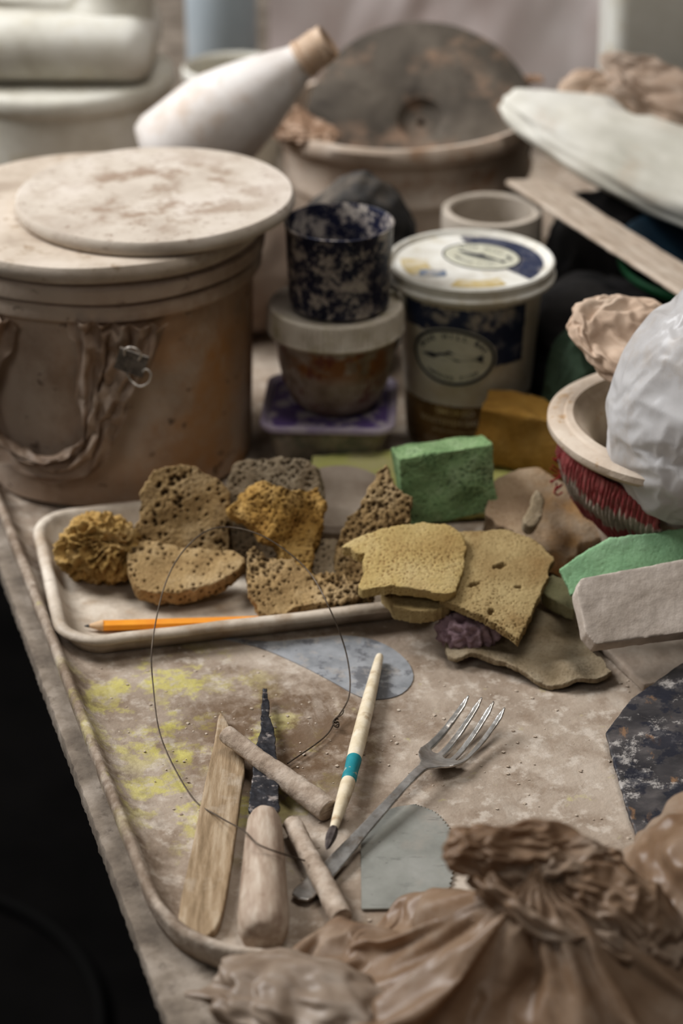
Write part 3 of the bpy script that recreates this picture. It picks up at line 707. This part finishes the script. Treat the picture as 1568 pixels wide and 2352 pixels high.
def knit():
    v=[];f=[];pr=[];n=520;rows=30
    for j in range(rows+1):
        t=j/rows
        for i in range(n+1):
            s=i/n
            a=R(176+(250-176)*s)
            rib=.0011*abs(sin(s*pi*30+1.1*sin(t*4)+2.2*noise.noise(Vector((s*10,t,3)))))+.0006*noise.noise(Vector((s*200,t*8,4)))
            z=.050+.044*t+.003*noise.noise(Vector((a*5,t*2,3)))-.010*(s-.3)
            r=.067+.011*t+.006*sin(t*pi)+rib+.002*noise.noise(Vector((a*6,t*5,1)))
            v.append((r*cos(a),r*sin(a),z))
            e=.16*noise.noise(Vector((s*40,t*3,2)))
            k=1.0 if (t+e<.30 or t+e>.62) else 0.0
            pr.append(k*(.8+.2*noise.noise(Vector((s*60,t*9,7)))))
    for j in range(rows):
        for i in range(n):
            a=j*(n+1)+i; f.append((a,a+1,a+n+2,a+n+1))
    me=bpy.data.meshes.new('m'); me.from_pydata(v,[],f); setpore(me,pr); me.update(); return me
kn=obj('knit_cuff',knit(),m_yarn,(bw[0],bw[1],0),label='ribbed red and grey knitted cuff around the bowl',cat='knitwear',ang=180)
sm=kn.modifiers.new('s','SOLIDIFY'); sm.thickness=.003; sm.offset=-1
for i in range(14):
    a=R(177+8*random.random()); z=.054+.036*random.random(); r=.077
    p=Vector((r*cos(a),r*sin(a),z))
    obj('yarn_thread',tube([p,p+Vector((-.003,-.002,-.001)),p+Vector((-.006*random.random()-.002,-.003,.004*random.uniform(-1,1)))],.0005,6,4),m_redyarn,parent=kn)

# ---------------------------------------------------------------- sponges
SG='sponges in and around the plastic tray'
def sp(name,label,pts,sc,th,loc,rot,mat,fn,voxel=.0009,smooth=2,curve=2,bd=None,cat='sponge',jag=.0016,jseed=1):
    pts=[(x,-y) for x,y in pts]
    me,_=polyslab(pts,th,voxel,smooth,curve,scale=sc,jag=jag,jseed=jseed)
    if bd: bend(me,**bd)
    displace(me,fn)
    return obj(name,me,mat,loc,tuple(R(a) for a in rot),label=label,cat=cat,ang=180,group=SG)
me=ico(6,(.0245,.018,.0205)); nr=[v.normal.copy() for v in me.vertices]; pr=[]
for v_,n_ in zip(me.vertices,nr):
    c=v_.co.copy(); w=Vector((noise.noise(c*60),noise.noise(c*60+Vector((3,3,3))),noise.noise(c*60+Vector((7,1,2)))))
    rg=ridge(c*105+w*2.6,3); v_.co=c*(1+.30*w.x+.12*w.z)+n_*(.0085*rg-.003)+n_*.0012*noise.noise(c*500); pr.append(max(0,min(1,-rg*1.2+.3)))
setpore(me,pr); me.update()
obj('curly_sponge',me,m_spA,(-.150,1.188,.0245),(0,R(-25),0),label='small curly golden sea sponge in tray corner',cat='sponge',ang=180,group=SG)
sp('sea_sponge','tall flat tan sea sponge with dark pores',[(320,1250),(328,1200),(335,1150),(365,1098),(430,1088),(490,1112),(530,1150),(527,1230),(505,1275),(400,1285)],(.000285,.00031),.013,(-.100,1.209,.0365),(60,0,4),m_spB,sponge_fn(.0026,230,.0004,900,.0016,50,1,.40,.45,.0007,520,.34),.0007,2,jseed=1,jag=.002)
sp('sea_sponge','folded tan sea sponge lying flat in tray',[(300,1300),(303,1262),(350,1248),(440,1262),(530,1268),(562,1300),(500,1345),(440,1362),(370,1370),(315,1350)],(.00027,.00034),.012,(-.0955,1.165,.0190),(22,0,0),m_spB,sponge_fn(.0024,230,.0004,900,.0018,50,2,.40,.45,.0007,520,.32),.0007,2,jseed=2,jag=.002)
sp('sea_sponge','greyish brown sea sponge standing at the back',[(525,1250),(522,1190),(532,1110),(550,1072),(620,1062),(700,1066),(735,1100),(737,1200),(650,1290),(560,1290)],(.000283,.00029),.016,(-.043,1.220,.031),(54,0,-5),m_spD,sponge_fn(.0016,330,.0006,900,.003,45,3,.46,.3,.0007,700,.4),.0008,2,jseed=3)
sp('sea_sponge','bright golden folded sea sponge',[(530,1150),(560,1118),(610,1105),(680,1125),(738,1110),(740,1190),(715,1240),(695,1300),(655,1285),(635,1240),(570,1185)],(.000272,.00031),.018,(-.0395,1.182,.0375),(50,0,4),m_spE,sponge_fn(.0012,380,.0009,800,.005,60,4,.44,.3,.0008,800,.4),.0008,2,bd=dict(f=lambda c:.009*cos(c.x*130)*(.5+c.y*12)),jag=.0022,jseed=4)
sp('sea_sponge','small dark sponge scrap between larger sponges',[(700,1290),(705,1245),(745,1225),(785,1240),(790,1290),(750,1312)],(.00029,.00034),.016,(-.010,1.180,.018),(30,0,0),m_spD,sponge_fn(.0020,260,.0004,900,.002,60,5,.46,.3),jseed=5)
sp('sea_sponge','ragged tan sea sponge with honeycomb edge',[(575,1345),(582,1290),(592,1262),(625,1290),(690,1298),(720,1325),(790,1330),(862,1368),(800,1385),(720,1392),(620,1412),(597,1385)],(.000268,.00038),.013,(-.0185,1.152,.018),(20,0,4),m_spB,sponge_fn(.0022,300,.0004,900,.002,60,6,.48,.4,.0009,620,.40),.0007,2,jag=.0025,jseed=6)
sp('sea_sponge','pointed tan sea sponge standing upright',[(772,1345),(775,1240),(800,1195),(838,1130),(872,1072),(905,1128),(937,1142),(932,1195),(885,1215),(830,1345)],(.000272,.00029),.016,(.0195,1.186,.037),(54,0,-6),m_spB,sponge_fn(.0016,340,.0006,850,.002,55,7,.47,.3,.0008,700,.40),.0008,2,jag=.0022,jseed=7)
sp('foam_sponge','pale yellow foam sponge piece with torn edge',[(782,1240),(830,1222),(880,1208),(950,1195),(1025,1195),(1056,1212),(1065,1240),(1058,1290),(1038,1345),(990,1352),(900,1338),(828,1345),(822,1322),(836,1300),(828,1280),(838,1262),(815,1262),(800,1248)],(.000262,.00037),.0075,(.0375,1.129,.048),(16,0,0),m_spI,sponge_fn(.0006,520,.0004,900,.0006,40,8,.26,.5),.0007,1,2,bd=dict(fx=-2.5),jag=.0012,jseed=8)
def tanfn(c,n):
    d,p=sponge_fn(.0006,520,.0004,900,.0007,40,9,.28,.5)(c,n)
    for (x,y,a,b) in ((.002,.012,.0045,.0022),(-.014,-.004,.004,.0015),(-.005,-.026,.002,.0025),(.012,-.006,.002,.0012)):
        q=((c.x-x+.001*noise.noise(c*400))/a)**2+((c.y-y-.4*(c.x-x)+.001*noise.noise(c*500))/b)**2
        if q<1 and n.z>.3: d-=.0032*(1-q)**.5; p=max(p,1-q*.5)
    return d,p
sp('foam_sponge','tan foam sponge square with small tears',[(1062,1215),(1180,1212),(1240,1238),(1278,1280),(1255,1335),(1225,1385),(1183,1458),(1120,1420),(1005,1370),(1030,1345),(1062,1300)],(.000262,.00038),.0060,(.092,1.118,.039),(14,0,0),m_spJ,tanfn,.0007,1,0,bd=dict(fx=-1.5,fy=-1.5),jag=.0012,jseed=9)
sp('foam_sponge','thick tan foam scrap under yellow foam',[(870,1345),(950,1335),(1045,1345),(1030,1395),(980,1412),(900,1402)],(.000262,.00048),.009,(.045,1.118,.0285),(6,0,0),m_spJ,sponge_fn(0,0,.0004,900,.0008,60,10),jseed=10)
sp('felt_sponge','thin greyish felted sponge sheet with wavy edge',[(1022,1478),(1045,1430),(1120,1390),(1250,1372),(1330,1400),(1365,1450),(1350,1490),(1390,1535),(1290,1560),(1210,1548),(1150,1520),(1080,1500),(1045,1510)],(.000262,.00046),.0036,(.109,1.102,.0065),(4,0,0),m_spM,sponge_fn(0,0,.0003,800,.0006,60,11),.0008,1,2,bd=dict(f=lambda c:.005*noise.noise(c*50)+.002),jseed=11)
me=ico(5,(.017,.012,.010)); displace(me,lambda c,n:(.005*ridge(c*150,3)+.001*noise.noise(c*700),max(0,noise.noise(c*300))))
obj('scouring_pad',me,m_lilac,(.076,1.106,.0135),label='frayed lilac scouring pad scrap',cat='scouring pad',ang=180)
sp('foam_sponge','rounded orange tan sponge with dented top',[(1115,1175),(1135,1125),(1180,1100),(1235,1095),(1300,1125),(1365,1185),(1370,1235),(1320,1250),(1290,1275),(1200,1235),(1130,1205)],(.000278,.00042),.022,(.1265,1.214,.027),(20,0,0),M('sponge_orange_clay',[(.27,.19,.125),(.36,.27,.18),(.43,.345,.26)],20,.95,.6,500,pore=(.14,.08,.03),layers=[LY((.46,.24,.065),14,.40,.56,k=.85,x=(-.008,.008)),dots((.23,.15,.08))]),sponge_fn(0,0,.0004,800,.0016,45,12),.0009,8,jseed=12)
sp('sponge_scrap','small curled sponge scrap on rounded sponge',[(0,0),(20,-22),(38,-45),(48,-40),(44,-10),(20,16),(4,12)],(.0003,.0004),.009,(.1185,1.192,.047),(30,0,10),m_spM,sponge_fn(0,0,.0004,800,.001,60,13))
sp('sponge_scrap','small pale green sponge scrap beside board',[(1240,1360),(1248,1328),(1280,1325),(1305,1360),(1302,1395),(1270,1380)],(.00027,.0004),.010,(.130,1.130,.022),(15,0,0),M('sponge_sage',[(.26,.25,.14),(.36,.34,.21)],40,.95,.5,600,pore=(.14,.14,.07)),sponge_fn(0,0,.0004,800,.001,60,14))
def foamblock(sx,sy,sz,fn,voxel=.001,sk=None):
    me=rbox(sx,sy,sz,.0008,1)
    if sk:
        for v in me.vertices: sk(v)
    me=remesh(me,voxel,1); displace(me,fn); return me
obj('foam_block',foamblock(.060,.026,.046,sponge_fn(.0007,420,.0005,900,.0020,50,15,.32,.3),.0008),m_green,(.0655,1.230,.0500),(R(-10),R(-5),R(10)),
    label='bright green foam sponge block',cat='sponge',ang=180,group=SG)
obj('foam_block',foamblock(.062,.042,.040,sponge_fn(0,0,.0005,900,.0030,40,16),.0012),m_amber,(.124,1.330,.0345),(R(-6),R(5),R(-12)),
    label='amber brown foam block beside printed tub',cat='sponge',ang=180,group=SG)
sp('foam_sheet','mint green foam sheet under clay board',[(1280,1285),(1330,1250),(1400,1212),(1568,1190),(1780,1180),(1780,1340),(1568,1335),(1400,1345),(1308,1345)],(.000258,.000263),.005,(.1924,1.120,.0530),(46,0,0),m_mint,sponge_fn(0,0,.0004,900,.0006,60,17),.0010,1,0,jag=.0007,jseed=17)
me,_=polyslab([(-.028,1.270),(-.02,1.335),(.06,1.345),(.145,1.338),(.150,1.28),(.05,1.265)],.006,.0015,3)
obj('plastic_sheet',me,m_ylw,(.061,1.300,.0105),(R(9),0,0),label='dusty yellow green plastic sheet',cat='sheet')
me=lathe([(0,0),(.032,0),(.036,.003),(.037,.009),(.034,.0125),(0,.0135)],96,.03,4)
obj('clay_disc',me,m_board,(-.002,1.256,.014),(R(8),0,0),label='brown round clay disc behind sponges',cat='disc')

# ---------------------------------------------------------------- clay paddle and boards
me,_=polyslab([(-.042,-.022),(-.046,-.014),(-.045,.012),(-.041,.019),(.09,.024),(.09,-.024)],.013,.0009,2,center=False,jag=.0003)
displace(me,rough_fn(.0003,90,3))
obj('paddle',me,m_paddle,(.180,1.085,.045),(R(38),R(-2),R(13)),label='thick clay-coated wooden paddle resting on sponges',cat='paddle',ang=50)
me,_=polyslab([(.150,1.110),(.1735,1.058),(.275,1.088),(.255,1.145)],.006,.0012,2); displace(me,rough_fn(.0004,90,3))
obj('board_scrap',me,m_board,(.2125,1.1015,.0035),label='flat clay-covered board scrap',cat='board')
me,_=polyslab([(.1458,1.006),(.1631,1.035),(.1961,1.0652),(.27,1.09),(.27,.88),(.1547,.889),(.1496,.940)],.003,.0009,1,jag=.0004); displace(me,rough_fn(.0002,120,3))
obj('scraper_board',me,m_dboard,((.1458+.27)/2,.985,.012),(R(3),R(-6),0),label='dark chipped scraper board with sharp edge',cat='board',ang=50)

# ---------------------------------------------------------------- tools
pn=thing('pencil','orange wooden pencil lying in plastic tray','pencil',(-.1535,1.1235,.0060),(0,0,R(3.2)))
hexp=[(.0036*cos(R(60*i+30)),.0036*sin(R(60*i+30))) for i in range(6)]
v=[(x,y,z) for x in (.010,.13) for y,z in hexp]; f=[tuple(range(6)),tuple(range(6,12))]+[(i,(i+1)%6,6+(i+1)%6,6+i) for i in range(6)]
obj('pencil_shaft',pydata(v,f),m_pencil,parent=pn,ang=20)
me=lathe([(0,0),(.0036,0),(.0034,.001),(.0011,.0085),(0,.0085)],24); me.transform(Matrix.Translation((.0105,0,0))@Matrix.Rotation(R(-90),4,'Y')); obj('pencil_tip',me,m_pwood,parent=pn)
me=lathe([(0,.0084),(.0011,.0084),(.0003,.0115),(0,.0116)],16); me.transform(Matrix.Translation((.0105,0,0))@Matrix.Rotation(R(-90),4,'Y')); obj('pencil_lead',me,m_lead,parent=pn)

me,c=polyslab([(-.075,1.120),(-.045,1.114),(-.022,1.117),(-.001,1.121),(.017,1.117),(.031,1.105),(.040,1.088),(.0415,1.071),(.035,1.057),(.024,1.051),(.011,1.053),(-.006,1.070),(-.027,1.090),(-.050,1.108)],.0008,0,0,3)
obj('metal_scraper',me,m_pal,(c[0],c[1],.0006),(0,0,0),label='paint-smudged metal scraper under plastic tray edge',cat='scraper')
me,c=polyslab([(-.0690,1.025),(-.0655,1.024),(-.053,.984),(-.053,.960),(-.0545,.920),(-.056,.884),(-.058,.853),(-.061,.838),(-.067,.831),(-.073,.831),(-.0785,.837),(-.0797,.850),(-.0790,.870),(-.0766,.902),(-.0731,.960),(-.0700,1.000)],.0052,.0007,2,2)
displace(me,rough_fn(.0002,120,3)); obj('wooden_tool',me,m_stick,(c[0],c[1],.0040),label='flat pointed wooden modelling tool',cat='tool',ang=60)
kf=thing('palette_knife','clay-smeared knife with turned wooden handle','knife',(-.0374,.822,.0130),(R(-1.5),0,R(1.5)))
me=lathe([(0,0),(.008,.0002),(.0105,.002),(.0122,.008),(.0125,.018),(.0115,.045),(.0100,.080),(.0088,.097),(.0070,.1025),(0,.1030)],48,.01,2); me.transform(Matrix.Rotation(R(-90),4,'X')); obj('handle',me,m_handle,parent=kf)
me,_=polyslab([(.0055,.100),(.0078,.108),(.0070,.150),(.0045,.185),(.0022,.200),(.0026,.210),(.0008,.228),(-.0014,.228),(-.0024,.205),(-.0020,.188),(-.0055,.160),(-.0075,.125),(-.0085,.108),(-.006,.100)],.0026,.0006,1,center=False,jag=.0005)
displace(me,rough_fn(.0006,200,3)); obj('blade',me,m_iron,parent=kf,label='dark pointed clay-crusted blade',ang=60)
def dowel(p,q,r0,r1,name,label,seed):
    p=Vector(p);q=Vector(q);d=q-p
    pts=[p,p+d*.012,p+d*.25,p+d*.5,p+d*.75,p+d*.988,q]
    me=tube(pts,[r0*.8,r0,r0*1.0,(r0+r1)/2,r1,r1,r1*.82],28,14)
    c=(p+q)/2
    for v in me.vertices: v.co-=c
    displace(me,rough_fn(.0005,140,seed)); return obj(name,me,m_dowel,c,label=label,cat='dowel',ang=60,group='clay-coated dowels among the tools')
dowel((-.0627,.992,.0160),(-.0075,.9340,.0075),.0050,.0064,'dowel','thick clay-coated dowel lying across wooden tools',1)
dowel((-.0255,.920,.0090),(.0000,.8475,.0058),.0050,.0055,'dowel','short clay-coated dowel with worn round end',2)
bp=[Vector((-.0065,.9000,.0115)),Vector((-.0040,.9130,.0110)),Vector((.0037,.957,.0095)),Vector((.0068,.9785,.0090)),Vector((.0225,1.0905,.0055))]
br=thing('paint_brush','ivory-handled brush with teal band and dark bristles','brush',(0,0,0))
def lerp(a,b,t): return a+(b-a)*t
obj('brush_handle',tube([bp[3],lerp(bp[3],bp[4],.12),lerp(bp[3],bp[4],.5),lerp(bp[3],bp[4],.85),lerp(bp[3],bp[4],.985),bp[4]],[.0041,.0044,.0040,.0030,.0023,.0009],20,8),m_bone,parent=br)
obj('brush_band',tube([bp[2],lerp(bp[2],bp[3],.12),lerp(bp[2],bp[3],.5),lerp(bp[2],bp[3],.88),bp[3]],[.0036,.0041,.0039,.0042,.0042],20,6),m_teal,parent=br,label='teal painted band')
obj('brush_ferrule',tube([bp[1],lerp(bp[1],bp[2],.1),lerp(bp[1],bp[2],.5),lerp(bp[1],bp[2],.9),bp[2]],[.0021,.0025,.0034,.0040,.0038],20,6),m_bone,parent=br)
tip=bp[0]+Vector((-.001,-.004,-.001))
obj('brush_bristles',tube([bp[1],lerp(bp[1],tip,.35),lerp(bp[1],tip,.75),tip],[.0021,.0026,.0018,.0003],20,6,mod=lambda t,a:1+.12*sin(a*7)),m_bristle,parent=br)
def forkmesh():
    L=.1935; W_=.0134
    a=[(0,0),(.0015,.0048),(.006,.0060),(.02,.0056),(.06,.0035),(.10,.0026),(.122,.0028),(.130,.0060),(.136,.0112),(.142,W_)]
    top=[(x,y) for x,y in a]; tw=.0037; gap=(2*W_-4*tw)/3
    ys=[W_-i*(tw+gap) for i in range(4)]
    pts=list(top)
    for i,y in enumerate(ys):
        tipx=L-(.0015 if i in (0,3) else 0)
        pts+=[(tipx-.006,y-.0002),(tipx,y-tw*.35),(tipx,y-tw*.65),(tipx-.006,y-tw+.0002)]
        if i<3: pts+=[(.1475,y-tw-.0),(.1462,y-tw-gap/2),(.1475,y-tw-gap)]
    pts+=[(x,-y) for x,y in reversed(a[1:])]
    me,_=polyslab(pts,.0017,.0005,2,center=False)
    prof=[(0,.004),(.03,.0045),(.08,.0095),(.115,.0120),(.128,.0095),(.140,.0045),(.152,.0025),(.165,.0045),(.180,.0095),(.1935,.0155)]
    cp=catmull([(x,z,0) for x,z in prof],12)
    for v in me.vertices:
        x=v.co.x; z=cp[-1].y
        for p,q in zip(cp[:-1],cp[1:]):
            if p.x<=x<=q.x: z=p.y+(q.y-p.y)*(x-p.x)/max(q.x-p.x,1e-9); break
        if x<0: z=.004
        w=max(0,min(1,(x-.125)/.012))*max(0,min(1,(.185-x)/.03))
        v.co.z+=z+w*(v.co.y/.0118)**2*.0030
    displace(me,rough_fn(.00012,200,1)); return me
obj('fork',forkmesh(),m_steel,(-.0215,.8638,0),(0,0,R(57.7)),label='tarnished steel table fork lying on clay tray',cat='fork',ang=180)
pts=[(.0100,.925),(.0145,.933),(.0198,.939),(.029,.9445),(.0384,.947)]
arc=catmull([(.0384,.947,0),(.0496,.939,0),(.057,.9228,0),(.0597,.9089,0),(.0566,.8907,0),(.052,.866,0)],14)
for i,p in enumerate(arc):
    k=.0010 if i%2 else -.0005
    pts.append((p.x+k,p.y+k*.4))
pts+=[(.0515,.860),(.0099,.8590)]
me,c=polyslab(pts,.0009,0,0,0); obj('metal_rib',me,m_rib,(c[0],c[1],.0015),label='thin grey metal rib with serrated edge',cat='scraper')
W=[(-.0184,.8839,.0125),(-.0398,.8760,.0275),(-.0497,.899,.020),(-.064,.925,.010),(-.0796,.9503,.0045),(-.099,1.0013,.006),(-.1064,1.0407,.015),(-.1080,1.063,.031),(-.1031,1.107,.045),(-.091,1.1247,.060),(-.0736,1.137,.066),(-.0474,1.1274,.066),(-.0214,1.1085,.055),(-.0073,1.0799,.045),(.0028,1.0658,.022),(.0045,1.045,.008),(-.0034,1.024,.004)]
W2=W+[(-.010,1.008,.003),(-.0294,.9832,.003)]
wc_=thing('wire_cutter','thin curled wire clay cutter with twisted knot','wire',(0,0,0))
obj('wire_strand',tube(W2,.00042,8,8),m_wire,parent=wc_)
kn_=[(-.0034+.0016*cos(t*1.3)+.0004*t*.1,1.024+.0012*sin(t*1.3)-.0006*t,.0045+.001*sin(t*2)) for t in range(12)]
obj('wire_knot',tube(kn_,.0005,8,5),m_wire,parent=wc_)
obj('wire_tail',tube([(-.0018,1.026,.005),(.0005,1.0285,.0055),(.0012,1.0315,.006)],.0004,6,4),m_wire,parent=wc_)

v=[];f=[]
bm=bmesh.new(); bmesh.ops.create_icosphere(bm,subdivisions=1,radius=1); iv=[w.co.copy() for w in bm.verts]; fi=[tuple(w.index for w in q.verts) for q in bm.faces]; bm.free()
for i in range(600):
    u=random.uniform(.01,.36); w=random.random()**.7*.34
    p=Vector((-.085,.80,0))+ax*u+bx*w
    s=random.choice([.0003,.0004,.0005,.0006,.0008,.0011]); b=len(v)
    for q in iv: v.append((p.x+q.x*s*random.uniform(.7,1.4),p.y+q.y*s*random.uniform(.7,1.4),.0002+s*.3+q.z*s*.5))
    f+=[tuple(b+k for k in t) for t in fi]
obj('clay_crumbs',pydata(v,f),m_crumb,label='dried clay crumbs scattered over the tray',cat='crumbs',kind='stuff')

# ---------------------------------------------------------------- foreground bags
fg=thing('plastic_bag','gathered brown plastic bag with twisted knot','bag',(.096,.770,0))
film('bag_body','fgbody',m_bagfront,(0,0,.001),(0,0,0),parent=fg,scale=(.95,.85,.70))
film('bag_knot','knot1',m_bagfront,(-.008,.032,.075),(R(10),R(10),R(8)),parent=fg)
film('bag_knot','knot2',m_bagfront,(-.018,.020,.061),(R(0),R(-40),R(20)),parent=fg)
film('bag_knot','knot3',m_bagfront,(.004,.012,.056),(R(-15),R(10),R(-6)),parent=fg)
film('bag_knot','knot4',m_bagfront,(.032,.016,.054),(R(0),R(30),R(-10)),parent=fg)
film('plastic_bag','fgright',m_bagfront,(.188,.836,.029),(0,0,0),scale=(1,1,.9),label='crumpled brown plastic bag next to knotted bag',cat='bag')
m_cream=M('cream_film',[(.29,.215,.155),(.39,.305,.235),(.49,.405,.33)],30,.42,.1,150,spec=.5,translucent=.35)
film('plastic_bag','cream',m_cream,(-.014,.772,.0125),(0,0,R(-15)),scale=(1,.95,.8),label='dusty cream plastic bag crumpled at tray edge',cat='bag')

obj('hose',tube([(-.47+.24*cos(t*pi/8),1.60+.24*sin(t*pi/8),-.740) for t in range(16)],.006,12,6,closed=True),m_hose,label='dark rubber hose coiled on floor',cat='hose')

# ---------------------------------------------------------------- lights
def area(name,loc,target,size,energy,color=(1,1,1),sy=None):
    l=bpy.data.lights.new(name,'AREA'); l.energy=energy; l.color=color; l.size=size
    if sy: l.shape='RECTANGLE'; l.size_y=sy
    o=bpy.data.objects.new(name,l); COL.objects.link(o); o.location=loc
    o.rotation_euler=(Vector(target)-Vector(loc)).to_track_quat('-Z','Y').to_euler(); return o
area('window_light',(-1.9,1.95,1.9),(0,1.3,0),1.2,88,(.97,.98,1.0))
area('overhead_fill',(.3,1.1,2.2),(.05,1.4,0),.8,15,(1,.965,.93))  # added overhead fill that lifts the shaded sides, no actual ceiling lamp
area('front_fill',(-1.0,-.6,1.7),(.05,1.4,0),.9,7,(1,.97,.94))  # added soft fill brightening the front faces, no actual lamp in the room
w=bpy.data.worlds.new('World'); scene.world=w; w.use_nodes=True
w.node_tree.nodes['Background'].inputs[0].default_value=(.92,.91,.90,1); w.node_tree.nodes['Background'].inputs[1].default_value=.035

cam=bpy.data.cameras.new('Camera'); co=bpy.data.objects.new('Camera',cam); COL.objects.link(co)
co.location=(0,0,.681); co.rotation_euler=(R(62),0,0)
cam.sensor_fit='VERTICAL'; cam.sensor_height=36; cam.lens=76.53
cam.dof.use_dof=True; cam.dof.focus_distance=1.19; cam.dof.aperture_fstop=5.0
cam.clip_start=.01
scene.camera=co
scene.view_settings.view_transform='Standard'
try: scene.view_settings.look='Medium High Contrast'
except Exception: pass
